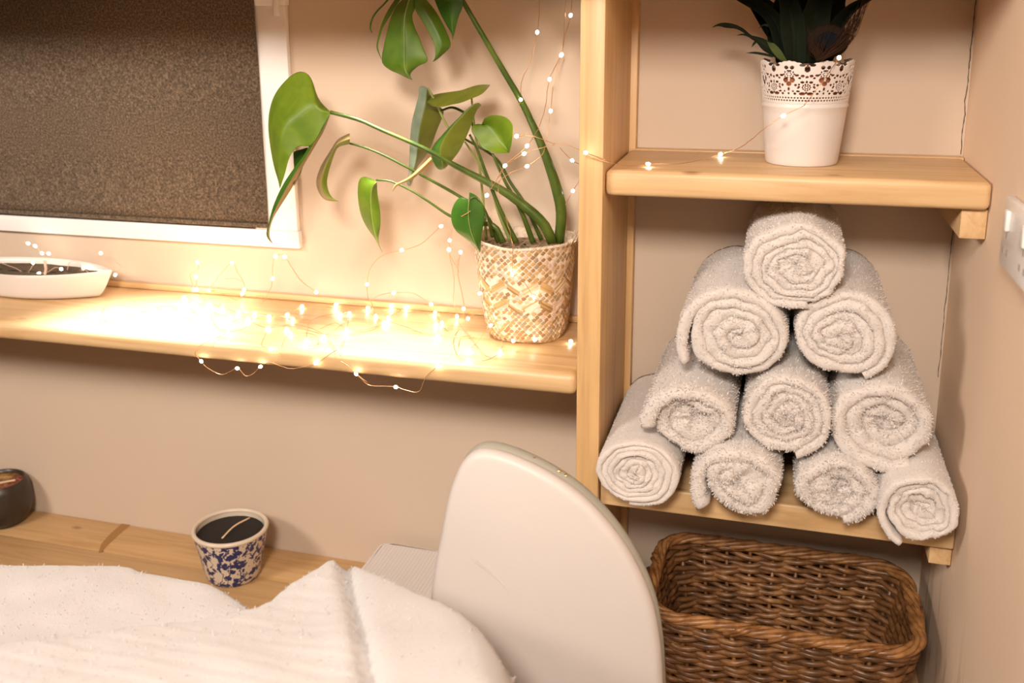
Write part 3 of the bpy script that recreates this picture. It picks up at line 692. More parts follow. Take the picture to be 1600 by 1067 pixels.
A = loft(c1w([(400, 290), (340, 235), (315, 170), (295, 95), (250, 68), (200, 85), (130, 150), (85, 225), (67, 340), (75, 480), (95, 590), (125, 670), (130, 705)]), c1w([(400, 300), (388, 325), (352, 395), (318, 452), (285, 482), (240, 474), (200, 505), (170, 570), (150, 640), (130, 705)]), [y1 + .01, y1 + .045, y1 + .04, y1], [y1, y1 - .005, y1 - .01, y1], ym=[y1, y1 - .005, y1 - .01, y1], wave=.003)
B = loft(c1w([(393, 312), (350, 380), (290, 470), (255, 530), (215, 580), (165, 650), (130, 710), (95, 790), (75, 860), (60, 930), (48, 960), (92, 1003)]), c1w([(402, 296), (365, 395), (320, 470), (280, 540), (245, 600), (200, 690), (150, 770), (105, 840), (85, 880), (72, 930), (68, 960), (92, 1003)]), y1 - .002, y1 + .03, ym=y1 - .006, mats=(2, 1))
C = loft(c1w([(200, 505), (203, 560), (208, 640), (205, 690)]), c1w([(282, 480), (262, 550), (245, 610), (205, 690)]), y1 + .02, y1 + .035, mats=(2, 2), n=10)
blade('leaf', merge(A, B, C), [LEAF, LEAFT, LEAFD], mp)
y2 = MY - .06
blade('leaf', loft(c1w([(505, 405), (440, 440), (400, 500), (350, 580), (325, 650), (325, 690), (345, 740), (380, 770), (445, 772)]), c1w([(505, 465), (445, 480), (425, 510), (405, 570), (385, 640), (383, 690), (400, 740), (420, 760), (445, 772)]), y2 + .02, y2 - .01, ym=y2 - .02, mats=(1, 0)), [LEAFO, LEAFT], mp, label='narrow curled leaf')
y3 = MY - .06
blade('leaf', loft(c1w([(648, 665), (600, 642), (565, 640), (548, 680), (548, 760), (565, 850), (600, 920), (640, 970), (660, 1010), (680, 1048)]), c1w([(650, 672), (655, 740), (668, 820), (670, 900), (660, 960), (662, 1005), (680, 1048)]), y3 + .015, y3 + .01, ym=y3 - .006, mid=c1w([(650, 668), (625, 700), (618, 780), (625, 870), (640, 950), (660, 1005), (680, 1048)])), [LEAF, LEAF], mp, rib=20)
y4 = MY - .015
blade('leaf', loft(c3w([(265, 95), (215, 70), (185, 90), (195, 140), (165, 260), (130, 400), (115, 560), (110, 680), (105, 820), (100, 870), (80, 950), (120, 960)]), c3w([(270, 100), (320, 150), (370, 260), (420, 290), (400, 360), (350, 480), (300, 620), (240, 720), (180, 790), (145, 900), (120, 960)]), y4 - .012, y4 + .03, mid=c3w([(265, 100), (255, 220), (215, 380), (190, 520), (180, 660), (160, 790), (120, 870), (110, 930), (120, 960)]), ym=y4 - .02, mats=(1, 0)), [LEAFO, LEAFB], mp, label='long leaf with a grey-blue folded edge')
y5 = MY - .02
blade('leaf', loft(c3w([(250, 190), (330, 155), (440, 135), (560, 118), (660, 85), (740, 68), (820, 72)]), c3w([(265, 220), (320, 260), (400, 265), (480, 245), (560, 230), (660, 190), (750, 150), (820, 72)]), y5 + .02, y5 - .02, mid=c3w([(250, 200), (400, 195), (500, 185), (620, 150), (720, 110), (820, 72)]), ym=y5), [LEAFO, LEAFO], mp)
y6 = MY - .06
blade('leaf', loft(c3w([(700, 228), (640, 260), (590, 310), (480, 420), (400, 510), (320, 600), (300, 660), (310, 720), (340, 790), (380, 825), (410, 810)]), c3w([(745, 245), (700, 300), (655, 420), (610, 530), (550, 650), (480, 740), (440, 790), (415, 810)]), y6 + .015, y6 + .01, mid=c3w([(720, 228), (655, 260), (600, 310), (490, 425), (425, 510), (380, 600), (372, 660), (395, 750), (412, 810)]), ym=y6 - .012, mats=(1, 0)), [LEAFO, LEAFD], mp)
y7 = MY - .03
blade('leaf', loft(c3w([(745, 418), (700, 412), (655, 435), (660, 490), (710, 560), (740, 620), (800, 650), (900, 672), (985, 665)]), c3w([(745, 418), (770, 360), (840, 335), (940, 345), (1000, 390), (1020, 430), (1015, 540), (1000, 620), (985, 665)]), y7 - .01, y7 - .012, mid=c3w([(745, 418), (830, 440), (890, 510), (940, 590), (985, 665)]), ym=y7 + .004, n=20), [LEAF, LEAF], mp, rib=18)
y8 = MY - .088
blade('leaf', loft(c2w([(888, 832), (850, 820), (820, 860), (812, 910), (830, 960), (880, 1000), (935, 1050)]), c2w([(888, 800), (920, 815), (945, 850), (953, 910), (940, 980), (935, 1050)]), y8 + .012, y8 + .012, mid=c2w([(888, 830), (885, 880), (890, 940), (908, 1000), (935, 1050)]), ym=y8, n=20), [LEAFD, LEAFD], mp, rib=18)
stem(c2w([(985, 985), (960, 890), (920, 825), (888, 830)]), [.003, .002, .0016], [MY - .03, MY - .07, y8 + .004])
y9 = MY - .07
G = loft(ctw([(560, -60), (460, 10), (400, 80), (330, 230), (280, 420), (240, 600), (215, 800), (330, 905), (430, 945), (560, 1010), (615, 1028)]), ctw([(625, -60), (650, 100), (608, 195), (640, 350), (700, 480), (750, 620), (815, 780), (700, 840), (600, 920), (575, 960), (590, 1000), (615, 1028)]), y9 + .015, y9 + .012, mid=ctw([(600, -60), (560, 20), (515, 200), (505, 400), (510, 600), (515, 880), (560, 970), (615, 1028)]), ym=y9, n=26)
Hh = loft(ctw([(630, -60), (645, 120), (690, 200), (760, 310), (830, 440), (890, 570), (905, 680), (895, 760), (870, 792)]), ctw([(750, -60), (820, 30), (900, 130), (990, 280), (1060, 430), (1100, 540), (1100, 605), (1000, 700), (930, 765), (870, 792)]), y9 + .006, y9 + .02, ym=y9 + .008)
I = loft(ctw([(430, -60), (340, 60), (250, 220), (185, 400), (150, 580), (160, 650), (215, 765)]), ctw([(500, -50), (420, 50), (330, 200), (240, 340), (195, 470), (168, 600), (215, 765)]), y9 + .02, y9 + .016)
J = MB().tube([at(*q, y=y9 + .025) for q in spline(ctw([(340, -60), (250, 50), (170, 130), (100, 230), (72, 330), (75, 390), (95, 425)]), 20)], [.0022, .0018, .0016, .0014] + [.0013] * 12 + [.001, .0008, .0006, .0003], 8)
J.m = [1] * len(J.f)
blade('leaf', merge(G, Hh, I, J), [LEAFM, LEAFD], mp, label='large split leaf hanging at the top', rib=24)
blade('leaf', loft(ctw([(860, -80), (900, 20), (960, 160), (1040, 310), (1110, 430), (1125, 515)]), ctw([(1240, -80), (1258, 40), (1250, 110), (1210, 200), (1180, 300), (1150, 420), (1125, 515)]), y9 + .01, y9, ym=y9 - .006), [LEAFD, LEAFD], mp)
tl = loft(c2w([(728, 652), (690, 690), (640, 735), (600, 757), (575, 770), (568, 800)]), c2w([(738, 672), (700, 708), (650, 748), (600, 768), (582, 778), (568, 800)]), MY - .08, MY - .075, ym=MY - .084, n=14)
blade('leaf', tl, [LEAFT, LEAFT], mp, label='narrow dry tan leaf')
# ---------------------------------------------------------------- white boat-shaped bowl on the window shelf
tip = at(174, 413, y=-.084); bf = at(70, 470, z=ZSH)
BX, BY = -1.665, -.084; BL = float(tip[0] - BX); BW = .068
def boat(t, u, inset=0.):
    a = 2 * PI * u; ca, sa = math.cos(a), math.sin(a)
    L_ = (BL * (.80 + .20 * t ** .7)) - inset; W_ = (BW * (.74 + .26 * t ** .6)) - inset
    x = L_ * math.copysign(abs(ca) ** .95, ca); y = W_ * math.copysign(abs(sa) ** 2.0, sa)
    return np.array([BX + x, BY + y - .012 * (x / BL) * 0 + .02 * (abs(x) / BL) ** 2 * 0, ZSH + .0012 + .050 * t + .004 * (x / BL) ** 2 * t])
bw = thing('boat_bowl', (BX, BY, ZSH), 'white boat-shaped bowl at the left end of the window shelf', 'bowl')
P = [[boat(0, j / 72, BW * .74 * (1 - q)) for j in range(72)] for q in (.02, .6, .92)] + [[boat(t, j / 72) for j in range(72)] for t in np.linspace(0.03, 1, 10)] + [[boat(1.03, j / 72, .002) for j in range(72)]] + [[boat(t, j / 72, .0045) for j in range(72)] for t in np.linspace(1, .12, 8)] + [[boat(.11, j / 72, BW * .80 * q) for j in range(72)] for q in (.4, .97)]
part('bowl_body', MB().grid(P, wrap=True), CERAM, bw, 60)
part('dark_filling', MB().grid([[boat(.80, j / 72, .0050 + (BW * .84) * q) + np.array([0, 0, .004 * noise.noise((j * .4, q * 9, 0))]) for j in range(72)] for q in np.linspace(0, .98, 8)], wrap=True), SOIL, bw, 60)
# ---------------------------------------------------------------- candles on the counter
cb_ = at(344, 919, z=ZCT); CR0, CR1 = .050, .0715; CX, CY = cb_[0], cb_[1] + CR0
CH = float(at(358, 822, y=CY)[2] - ZCT)
cp = thing('candle_cup', (CX, CY, ZCT), 'blue and white floral ceramic cup candle with black wax', 'candle')
prof = [(.001, 0), (CR0 - .003, 0), (CR0, .003)] + [(CR0 + (CR1 - CR0) * t ** .9, CH * t) for t in np.linspace(.08, .96, 12)]
part('cup', MB().lathe(prof + [(CR1 - .006, CH * .96), (CR1 - .007, CH * .7), (.001, CH * .7)], (CX, CY, ZCT), 64), CUPM, cp)
part('rim', MB().tube([(CX + (CR1 - .0028) * math.cos(a), CY + (CR1 - .0028) * math.sin(a), ZCT + CH * .975) for a in np.linspace(0, 2 * PI, 65)[:-1]], .0044, 10, closed=True), CUPRIM, cp, 180)
part('inner_wall', MB().grid([[(CX + (CR1 - .0065) * math.cos(a), CY + (CR1 - .0065) * math.sin(a), ZCT + CH * z) for a in np.linspace(0, 2 * PI, 65)[:-1]] for z in (.98, .90, .80)], wrap=True), CUPRIM, cp, 180)
part('wax', MB().lathe([(.001, CH * .72), (CR1 - .008, CH * .72), (CR1 - .0072, CH * .885), (CR1 - .010, CH * .89), (.001, CH * .888)], (CX, CY, ZCT), 64, shape=lambda a, i: 1 + (.012 * noise.noise((math.cos(a) * 6, math.sin(a) * 6, 1)) if i in (2, 3) else 0) - .012), WAX, cp, 60)
w0, w1, w2 = at(347, 841, z=ZCT + CH * .893), at(366, 822, z=ZCT + CH * .95), at(390, 809, z=ZCT + CH * .97)
part('wick', MB().tube(spline([w0, w1, w2], 10), .0017, 8), WICK, cp, 180)
db = at(-19, 829, z=ZCT); DR = .062; DX, DY = db[0], db[1] + .047
DH = float(at(-8, 748, y=DY)[2] - ZCT)
dk = thing('candle_bowl', (DX, DY, ZCT), 'dark brown round candle bowl at the left end of the counter', 'candle')
part('bowl', MB().lathe([(.001, 0), (.040, 0), (.046, .002), (.056, .016), (DR, .036), (DR * 1.02, .048), (DR * .98, DH * .84), (DR * .90, DH * .95), (DR * .84, DH), (DR * .79, DH * .985), (DR * .77, DH * .9), (DR * .76, DH * .6), (.001, DH * .6)], (DX, DY, ZCT), 56), DARKB, dk, 60)
part('wax', MB().lathe([(.001, DH * .65), (DR * .755, DH * .65), (DR * .765, DH * .92), (.001, DH * .925)], (DX, DY, ZCT), 40), AMBER, dk, 60)
rs = random.Random(2); mbp = MB()
for k in range(26):
    a = rs.uniform(-.9, .9); r = DR * rs.uniform(.35, .72); c0 = np.array([DX + r * math.cos(a), DY + r * math.sin(a), ZCT + DH * .93]); s = .004 + .003 * rs.random(); t1 = rs.random() * 6
    mbp.grid([[c0 + np.array([s * (i - 1) * math.cos(t1) - s * .7 * (j - 1) * math.sin(t1), s * (i - 1) * math.sin(t1) + s * .7 * (j - 1) * math.cos(t1), .002 * ((i - 1) ** 2 + (j - 1) ** 2) * rs.random() + .001]) for j in range(3)] for i in range(3)])
o = part('dried_petals', mbp, PETAL, dk, 180); solidify(o, .0005); o['kind'] = 'stuff'
wp = [at(-30, 760, z=ZCT + DH * .94), at(24, 750, z=ZCT + DH * .99)]
part('wick', MB().tube(wp, .0022, 8), WICK, dk)
# ---------------------------------------------------------------- folded towels behind the chair
fz = ZCT + .066; f0 = at(591, 849, z=fz)
ft_ = thing('folded_towel', (f0[0] + .17, -.15, ZCT), 'folded cream ribbed towel lying on the counter behind the white chair back', 'towel')
for k in range(3):
    mbf = MB(); n1, n2 = 60, 110; lo = ZCT + .001 + k * .0218; P = []
    x0, x1, y0, y1 = f0[0] + .004 * (2 - k), f0[0] + .34, -.285 + .006 * k, -.02
    for j in range(n1):
        a = -PI / 2 + PI * j / (n1 - 1) if 0 else None
        v = j / (n1 - 1); row = []
        for i in range(n2):
            s = i / n2 * 2 * PI; hx, hy = (x1 - x0) / 2, (y1 - y0) / 2
            px_ = (x0 + x1) / 2 + hx * math.copysign(min(1, abs(1.35 * math.cos(s))), math.cos(s)); py_ = (y0 + y1) / 2 + hy * math.copysign(min(1, abs(1.35 * math.sin(s))), math.sin(s))
            lat = -1 + 2 * v; rr_ = .0105 * (1 - math.sqrt(max(0, 1 - lat * lat)))
            dx, dy = px_ - (x0 + x1) / 2, py_ - (y0 + y1) / 2; d = math.hypot(dx, dy)
            q = 1 - rr_ / d
            row.append(((x0 + x1) / 2 + dx * q + .0012 * noise.noise((py_ * 60, k, v)), (y0 + y1) / 2 + dy * q, lo + .0213 * v))
        P.append(row)
    mbf.grid(P, wrap=True)
    nx_, ny_ = 150, 50; top = []
    for i in range(nx_):
        row = []
        for j in range(ny_):
            x = x0 + .010 + (x1 - x0 - .020) * i / (nx_ - 1); y = y0 + .010 + (y1 - y0 - .020) * j / (ny_ - 1)
            e = min(i, j, nx_ - 1 - i, ny_ - 1 - j)
            row.append((x, y, lo + .0213 + (0 if e == 0 else .0011 * math.sin((x - x0) * 2 * PI / .0068) + .0018 * noise.noise((x * 14, y * 14, k)))))
        top.append(row)
    mbf.grid(top)
    part('towel_fold', mbf, TOWEL, ft_, 180)
# ---------------------------------------------------------------- treatment table with white covers
TB_Z = .86
tt = thing('treatment_table', (-1.15, -.98, 0), 'padded treatment table hidden under the white covers at lower left', 'table')
part('padded_top', MB().box(-1.75, -.67, -1.28, -.70, TB_Z - .07, TB_Z, .02, 4), CHAIRW, tt)
for (x, y) in ((-1.68, -1.22), (-.75, -1.22), (-1.68, -.77), (-.75, -.77)): part('leg', MB().tube([(x, y, 0), (x, y, TB_Z - .068)], .018, 12), STEEL, tt)
part('lower_rail', MB().tube([(-1.68, -1.22, .2), (-.75, -1.22, .2)], .012, 10), STEEL, tt); part('lower_rail', MB().tube([(-1.68, -.77, .2), (-.75, -.77, .2)], .012, 10), STEEL, tt)
def cover(name, label, far, zs, base, rad, height, near_y, seed, ridge, fuzz=0, m=THROW):
    """soft cover whose far outline follows points seen in the photograph at height zs; it runs on towards the camera to near_y"""
    far3 = [at(*p, z=zs) for p in spline(far, 60)]
    poly = [(p[0], p[1]) for p in far3]
    poly = poly + [(poly[-1][0] - .01, near_y), (poly[0][0], near_y)]
    pa = np.array(poly); step = .0075
    xs = np.arange(pa[:, 0].min() - .01, pa[:, 0].max() + .011, step); ys = np.arange(pa[:, 1].min() - .01, pa[:, 1].max() + .011, step)
    X, Y = np.meshgrid(xs, ys, indexing='ij'); Q = np.stack([X.ravel(), Y.ravel()], 1)
    ins = np.zeros(len(Q), bool); dist = np.full(len(Q), 9.)
    for i in range(len(pa)):
        a, b = pa[i], pa[(i + 1) % len(pa)]
        c = ((a[1] > Q[:, 1]) != (b[1] > Q[:, 1])) & (Q[:, 0] < (b[0] - a[0]) * (Q[:, 1] - a[1]) / (b[1] - a[1] + 1e-12) + a[0]); ins ^= c
        ab = b - a; t = np.clip(((Q - a) @ ab) / (ab @ ab + 1e-12), 0, 1); d = np.linalg.norm(Q - (a + t[:, None] * ab), axis=1); dist = np.minimum(dist, d)
    dist = np.where(ins, dist, 0)
    q = np.clip(1 - dist / rad, 0, 1); prof = np.sqrt(np.maximum(0, 1 - q * q))
    Z = []
    for k, (x, y) in enumerate(Q):
        nz = .010 * noise.noise((x * 5 + seed, y * 7, 0)) + .004 * noise.noise((x * 16, y * 20, seed)) + ridge(x, y)
        Z.append(base + prof[k] * (height + nz))
    idx = -np.ones(len(Q), int); use = np.zeros(len(Q), bool); A, B = X.shape; G_ = ins.reshape(A, B)
    cells = [(i, j) for i in range(A - 1) for j in range(B - 1) if G_[i, j] or G_[i + 1, j] or G_[i, j + 1] or G_[i + 1, j + 1]]
    V = []; F = []
    def vid(i, j):
        k = i * B + j
        if idx[k] < 0: idx[k] = len(V); V.append((Q[k, 0], Q[k, 1], Z[k]))
        return idx[k]
    for (i, j) in cells: F.append((vid(i, j), vid(i + 1, j), vid(i + 1, j + 1), vid(i, j + 1)))
    nv = len(V); V += [(v[0], v[1], base - .002) for v in V]; F += [tuple(nv + a for a in f[::-1]) for f in F]
    mb = MB().add(V, F); rs = random.Random(seed)
    tv, tf = [], []
    for k in range(fuzz):
        f = F[rs.randrange(len(F) // 2)]; a, b, c = (np.array(V[f[i]]) for i in range(3)); p = a + (b - a) * rs.random() + (c - b) * rs.random()
        n_ = np.cross(b - a, c - a); n_ /= np.linalg.norm(n_); t = np.array([rs.gauss(0, 1), rs.gauss(0, 1), rs.gauss(0, .6)]); t /= np.linalg.norm(t); s = np.cross(n_, t); h = .0012 + .0010 * rs.random(); kk = len(V) + len(tv)
        tip_ = p + n_ * h + t * h; tv += [p - s * .0006, p + s * .0006, tip_ + s * .0005, tip_ - s * .0005]; tf.append((kk, kk + 1, kk + 2, kk + 3))
    mb.add([], []); mb.v += [tuple(v) for v in tv]; mb.f += tf; mb.m += [0] * len(tf)
    return tag(mesh_obj(name, mb, m, None, (float(pa[:, 0].mean()), float(pa[:, 1].mean()), base), 180), label, 'bed cover')
cover('bath_sheet', 'flat white bath sheet spread at the back of the treatment table, lower left', [(-160, 872), (0, 874), (100, 877), (210, 879), (235, 886), (290, 897), (340, 907), (372, 921), (396, 935), (412, 947), (440, 968), (560, 990), (690, 1012), (730, 1060)], .93, TB_Z + .004, .030, .074, -.98, 3, lambda x, y: 0, 2500)
def crease(x, y):
    a = np.array(at(545, 912, z=.99)[:2]); b = np.array(at(578, 1060, z=.99)[:2]); ab = b - a; p = np.array([x, y]) - a
    s = p[0] * ab[1] - p[1] * ab[0]; s /= np.linalg.norm(ab)
    return -.016 * math.exp(-(s / .007) ** 2) + .004 * math.exp(-((s - .02) / .015) ** 2) + (.0016 * math.sin(s * 2 * PI / .016) if s < 0 else .0014 * math.sin(p[1] * 2 * PI / .02))
cover('thick_throw', 'thick white fluffy throw folded in the foreground, in front of the white chair', [(-160, 1046), (0, 1022), (150, 1000), (300, 978), (400, 957), (430, 938), (470, 917), (512, 896), (545, 893), (585, 906), (640, 930), (700, 955), (737, 976), (765, 1000), (788, 1030), (800, 1062), (806, 1110)], .965, .943, .045, .055, -1.12, 8, crease, 2500)
# ---------------------------------------------------------------- white chair
CYF = -.60
out = [(668, 1240), (668, 1100), (669, 985), (670, 940), (676, 890), (686, 838), (697, 782), (708, 748), (722, 722), (745, 707), (776, 710), (815, 724), (860, 747), (903, 777), (942, 815), (976, 860), (1001, 905), (1020, 955), (1030, 1010), (1034, 1067), (1036, 1150), (1030, 1240)]
o2 = spline(out, 110); o3 = [at(*p, y=CYF) for p in o2]
cxm = np.mean([p[0] for p in o3]); bot = min(p[2] for p in o3)
cc = thing('white_chair', (cxm, CYF - .2, 0), 'white upholstered chair with a rounded back and grey edge in the foreground', 'chair')
def shell(y0, y1, grow0, grow1, bulge, nrow=9):
    """closed cushion between two offset copies of the outline: front at y0, back at y1"""
    c0 = np.mean(np.array(o3), 0); P = []
    def ringp(y, g, s):
        r = []
        for p in o3:
            d = np.array([p[0] - c0[0], 0, p[2] - c0[2]]); l = np.linalg.norm(d)
            q = c0 + d * s * (1 + g / l); r.append(np.array([q[0], y, q[2]]))
        return r
    rad_ = abs(y1 - y0) / 2
    for s in (.0, .2, .4, .6, .75, .88): P.append(ringp(y0 - bulge * (1 - s ** 2), -rad_ * .9, s))
    for k in range(nrow):
        a = PI * k / (nrow - 1); P.append(ringp((y0 + y1) / 2 - rad_ * math.cos(a), grow0 + (grow1 - grow0) * k / (nrow - 1) - rad_ * (1 - math.sin(a)), 1))
    for s in (.7, .0): P.append(ringp(y1, -rad_ * .9, s))
    return MB().grid(P, wrap=True)
br = part('backrest', shell(CYF, CYF + .022, 0, 0, .012), CHAIRW, cc, 180)
eg = part('edge_piping', shell(CYF + .016, CYF + .040, .0008, .0008, 0), CHAIRG, cc, 180, 'grey-green fabric edge')
for k, (sx_, sy_) in enumerate(((768, 704), (776, 706), (834, 722), (838, 726), (874, 742), (884, 749))):
    p = at(sx_, sy_ - 6, y=CYF + .026)
    part('brass_stud', MB().lathe([(.0001, -.0022), (.0022, -.0015), (.0030, 0), (.0022, .0016), (.0001, .0022)], p, 12), BRASS, cc, 180)
cr = MB(); cl = [at(*q, y=CYF - .0108) for q in spline([(735, 872), (760, 890), (785, 912), (810, 945), (828, 965)], 14)]
cr.tube(cl, [.0002] + [.0007] * 12 + [.0002], 6); part('crease', cr, CHAIRW, cc, 180)
part('seat', MB().box(cxm - .15, cxm + .15, CYF - .34, CYF + .04, .40, .47, .025, 4), CHAIRW, cc)
part('seat_post', MB().box(cxm - .06, cxm + .06, CYF + .005, CYF + .03, .44, bot + .06, .008, 2), CHAIRG, cc)
for (x, y) in ((-.12, -.31), (.12, -.31), (-.12, .01), (.12, .01)): part('leg', MB().tube([(cxm + x * 1.1, CYF + y, 0), (cxm + x, CYF + y, .41)], [.010, .015], 12), BRASS, cc)
# ---------------------------------------------------------------- fairy lights
bulb_me = None
def bulb(t, p, d, sc=1.):
    global bulb_me
    if bulb_me is None:
        mb = MB().lathe([(.0001, -.0034), (.0016, -.0028), (.0026, -.0010), (.0026, .0010), (.0016, .0028), (.0001, .0034)], (0, 0, 0), 10)
        o = mesh_obj('bulb', mb, LED, t, (0, 0, 0), 180); bulb_me = o.data
    else:
        o = bpy.data.objects.new('bulb', bulb_me); COL.objects.link(o); o.parent = t
    o.location = Vector(p) - t.location
    o.rotation_euler = Vector(d).to_track_quat('Z', 'Y').to_euler(); return o
def depth(px, py, mode):
    if mode == 's': return at(px, py, z=ZSH + .0045)
    if mode == 'f': return at(px, py, y=YPOST - .0065)
    if mode == 'w': return at(px, py, y=-.016)
    if mode == 't': return at(px, py, z=ZTOP + .0045)
    return at(px, py, y=float(mode))
def string(t, runs, win, wire_mat=COPPER):
    ox, oy, s = win; out_ = MB(); bs = []
    for run in runs:
        wm = MB()
        pts = []
        for q in run.split():
            c = q.split(','); lit = len(c) > 3
            p = depth(ox + float(c[0]) / s, oy + float(c[1]) / s, c[2]); pts.append(p)
            if lit: bs.append((len(pts) - 1, p))
        sp = spline(pts, max(8, len(pts) * 9)) if len(pts) > 2 else spline(pts, 6)
        sp = [np.array(p) + np.array([noise.noise((i * .35, 1, len(run))), noise.noise((i * .35, 5, len(run))), abs(noise.noise((i * .35, 9, len(run))))]) * .0009 for i, p in enumerate(sp)]
        wm.tube(sp, .00055, 5)
        for k, p in bs: bulb(t, p, (np.array(pts[min(len(pts) - 1, k + 1)]) - np.array(pts[max(0, k - 1)])) + np.array([1e-4, 0, 0]))
        bs = []; part('wire', wm, wire_mat, t, 180)
    return out_
W3 = (250, 330, 2.353); W4 = (280, 380, 4.85); W5 = (560, 380, 4.444); W6 = (780, 0, 3.333); W7 = (620, 120, 5.615); W8 = (920, 0, 2.353); W9 = (0, 360, 5.333)
fl = thing('fairy_lights', at(450, 500, z=ZSH), 'tangle of copper-wire fairy lights strewn along the window shelf and its edge', 'fairy lights', 'fairy light strings')
wm = (string(fl, ['-40,420,s 40,410,s,b 100,430,s 180,480,s 235,530,s 260,600,s 310,650,s 372,675,s,b', '140,145,-.05,b 145,195,-.05 85,235,-.05 100,310,-.04 110,350,-.03,b 133,352,-.03,b 190,420,s 330,480,s,b 450,525,s,b 570,530,s,b 700,550,s 860,575,s 985,580,s',
                '126,255,-.05,b 133,352,-.03', '225,358,-.035,b 300,250,-.05 400,150,-.06,b 440,220,-.06 490,300,-.05 492,350,-.04,b 478,382,-.03,b 440,430,s 300,370,s 225,358,-.035', '350,270,-.05 430,270,-.05 490,300,-.05',
                '615,480,s 690,350,-.04 706,268,-.05,b 708,180,-.055 730,100,-.05,b 765,88,-.05 800,103,-.05,b 870,210,-.045 930,290,-.04 1040,370,-.03,b', '372,675,s 450,660,s 540,625,s 560,605,s 620,630,s 675,640,s,b 760,630,s 860,615,s 970,635,s 1080,680,s 1130,730,s 1190,810,s 1225,860,f',
                '372,675,s 300,710,s 180,765,f 120,830,f 167,895,f,b 220,950,f 330,995,f 440,948,f,b 500,1005,f 560,990,f 616,935,f,b 690,905,f 780,935,f 870,950,f 1035,910,f,b 1130,850,f 1190,810,f',
                '675,640,s 640,720,s 625,775,f 692,802,f,b 780,860,f', '845,685,s,b 800,720,s 780,775,f', '845,685,s 950,680,s 1030,700,s 1060,750,s 1020,780,s 965,765,s,b 965,730,s,b 970,650,s 990,590,s 1090,550,s 1220,535,s,b 1290,530,s,b 1268,650,s,b 1270,700,s,b 1225,780,s',
                '815,650,s,b 930,650,s 1060,680,s 1200,700,s 1330,685,s 1450,660,s 1535,620,s', '680,555,s,b 820,540,s,b 860,515,s 930,478,s,b 1050,470,s 1185,492,s,b 1190,462,s,b 1300,490,s 1430,490,s,b', '1050,655,s 1180,605,s 1268,650,s', '1095,705,s,b 1200,640,s 1290,560,s', '520,575,s,b 700,565,s 860,575,s,b', '230,455,s,b 420,520,s 560,545,s 700,550,s', '1340,990,f,b 1280,930,f 1225,895,f', '1340,990,f 1430,1060,f', '-560,480,s -600,540,s,b -560,590,s -460,570,s -330,540,s -200,500,s,b -90,470,s 0,500,s,b 60,470,s,b 110,520,s 180,560,s,b 120,590,s 30,560,s -70,575,s', '230,500,s,b 300,540,s 380,560,s,b 430,585,s 500,540,s'], W4),
    string(fl, ['0,920,f 70,985,f 170,992,f 260,998,f,b 330,1020,f 420,1030,f 470,930,f 550,855,f,b 600,805,s', '80,405,-.03 150,360,-.04 245,345,-.045,b 370,345,-.045 440,380,-.04 505,425,-.04,b', '60,285,-.06,b 65,370,-.04 90,410,-.03 120,505,s,b 180,550,s,b 200,545,s,b 300,570,s 440,625,s', '60,285,-.06 80,180,-.07 160,90,-.07 300,48,-.07,b',
                '-40,620,s 60,600,s 150,565,s 208,515,s,b 330,452,s,b 420,430,s 505,425,-.04 600,430,-.03', '230,440,s,b 330,480,s 450,480,s 540,560,s,b 620,610,s', '533,480,s,b 580,552,s,b 630,610,s', '200,590,s 380,610,s 550,640,s,b 700,650,s 780,640,s',
                '628,45,-.09,b 650,110,-.09 700,200,-.09', '630,45,-.09 640,120,-.09 665,250,-.08 660,400,-.06 685,508,-.05,b 720,580,s 800,680,s 870,770,s 920,795,s', '730,455,-.05,b 735,560,-.05 690,720,s', '735,560,-.05 660,660,s 690,780,s 760,812,s,b 870,815,s 940,790,s 983,750,s,b 1000,690,-.172 970,580,-.168 910,480,-.168 860,460,-.165 760,523,-.14,b',
                '770,740,s,b 840,670,-.168 918,570,-.168,b 1000,530,-.169', '709,62,-.09,b 690,200,-.085 730,400,-.06 730,455,-.05', '1075,678,-.17,b 1150,680,-.172 1225,668,-.17,b', '1475,680,s,b 1400,660,s 1340,690,s'], W5))
f2 = thing('fairy_lights', at(838, 330, y=-.15), 'copper-wire fairy lights climbing from the monstera basket up the wall', 'fairy lights', 'fairy light strings')
MYs = '%.3f' % (MY - .075); Pq = lambda s: s.replace('p', MYs)
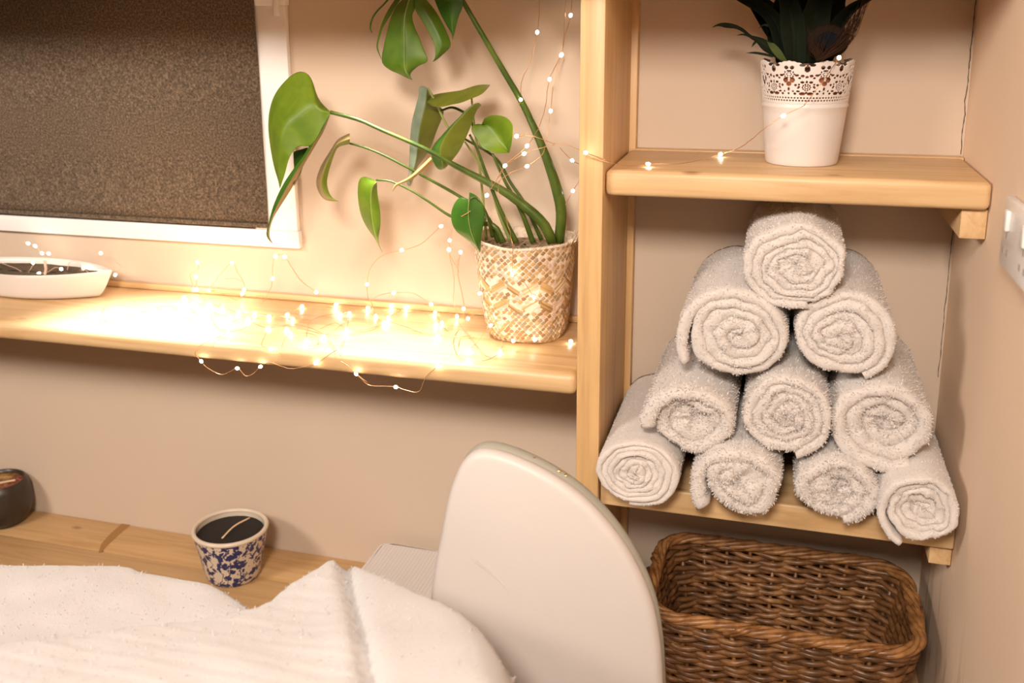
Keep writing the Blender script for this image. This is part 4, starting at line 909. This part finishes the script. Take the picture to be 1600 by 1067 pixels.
wm = (string(f2, [Pq(q) for q in ['210,-60,-.03 208,90,-.03 198,168,-.03,b 165,320,-.04 118,420,-.06 112,519,-.13,b 100,550,-.13', '385,-60,-.03 372,80,-.03,b 345,180,-.03 325,285,-.03,b 285,430,-.04 268,578,-.06,b 240,760,-.08', '350,-60,-.03 335,200,-.03 322,288,-.03,b 262,413,-.05,b 240,560,-.07 205,670,-.09',
                '-10,930,p 30,863,-.17,b 145,760,-.16,b 205,670,-.14', '30,863,-.17 130,800,-.15,b 240,765,-.14 330,752,-.16 420,780,-.20', '-10,950,p 60,900,-.17 145,866,-.16,b 220,810,-.15 240,760,-.14', '90,710,-.14,b 170,708,-.15 290,750,-.14', '315,770,-.10 380,836,-.08,b 420,855,-.06', '345,1065,-.12 384,994,-.09,b 415,945,-.05']], W6),
    string(f2, [Pq(q) for q in ['1050,520,p,b 1120,505,p', '790,1040,p,b 840,960,p 900,870,p 950,780,p', '905,900,p 890,1000,p 905,1060,p', '840,960,p 830,900,p']], W7),
    string(f2, [Pq(q) for q in ['1065,107,-.12,b 1085,40,-.15 1140,0,-.185', '1033,55,-.07,b 960,120,-.07 890,145,-.07', '1295,232,-.176,b 1295,120,-.19 1270,20,-.16', '1176,302,-.172,b 1230,280,-.174', '1374,316,-.172,b 1330,250,-.176 1295,232,-.176', '1063,141,-.115,b 1065,107,-.12']], W3))
f3 = thing('fairy_lights', at(915, 238, y=YPOST - .006), 'fairy lights strand crossing the upright to the white lace pot', 'fairy lights', 'fairy light strings')
pf = '%.4f' % (LPY - RB - .040)
wm = (string(f3, [Pq(q).replace('F', pf) for q in ['420,780,-.20 450,795,-.280,b 530,825,-.2685 560,836,-.2685']], W6),
           string(f3, [Pq(q).replace('F', pf) for q in ['0,575,-.2685 75,598,-.2685 105,603,-.262 150,610,t 218,603,t,b 350,600,t 484,567,t,b 560,540,-.17 640,478,F 715,426,F,b 790,390,F', '790,390,F 860,300,F 920,212,-.165,b']], W8))
f4 = thing('fairy_lights', (BX, BY, ZSH + .03), 'fairy lights coiled in the white boat-shaped bowl', 'fairy lights', 'fairy light strings')
zb = 'q'
def dq(q): return q.replace('B', '-.09').replace('C', '-.05')
wm = (string(f4, [dq(q) for q in ['190,90,C 235,108,C,b 292,130,C,b 350,190,C,b 405,192,C,b 460,235,C', '-40,250,B 60,290,B 150,325,B 215,380,B,b', '215,380,B 275,290,B 275,268,B,b', '325,357,B,b 400,345,B 460,310,B 510,322,B,b', '560,330,B 580,270,C 640,260,C 695,315,C,b 760,370,B', '840,190,C,b 900,210,C 980,270,C 1000,310,-.04 960,370,-.035,b']], W9, CORD))
part('cord', MB().tube([at(70, 408, y=-.07), at(72, 420, y=-.085), at(70, 431, y=-.10)], .0026, 8), CORD, f4, 180)
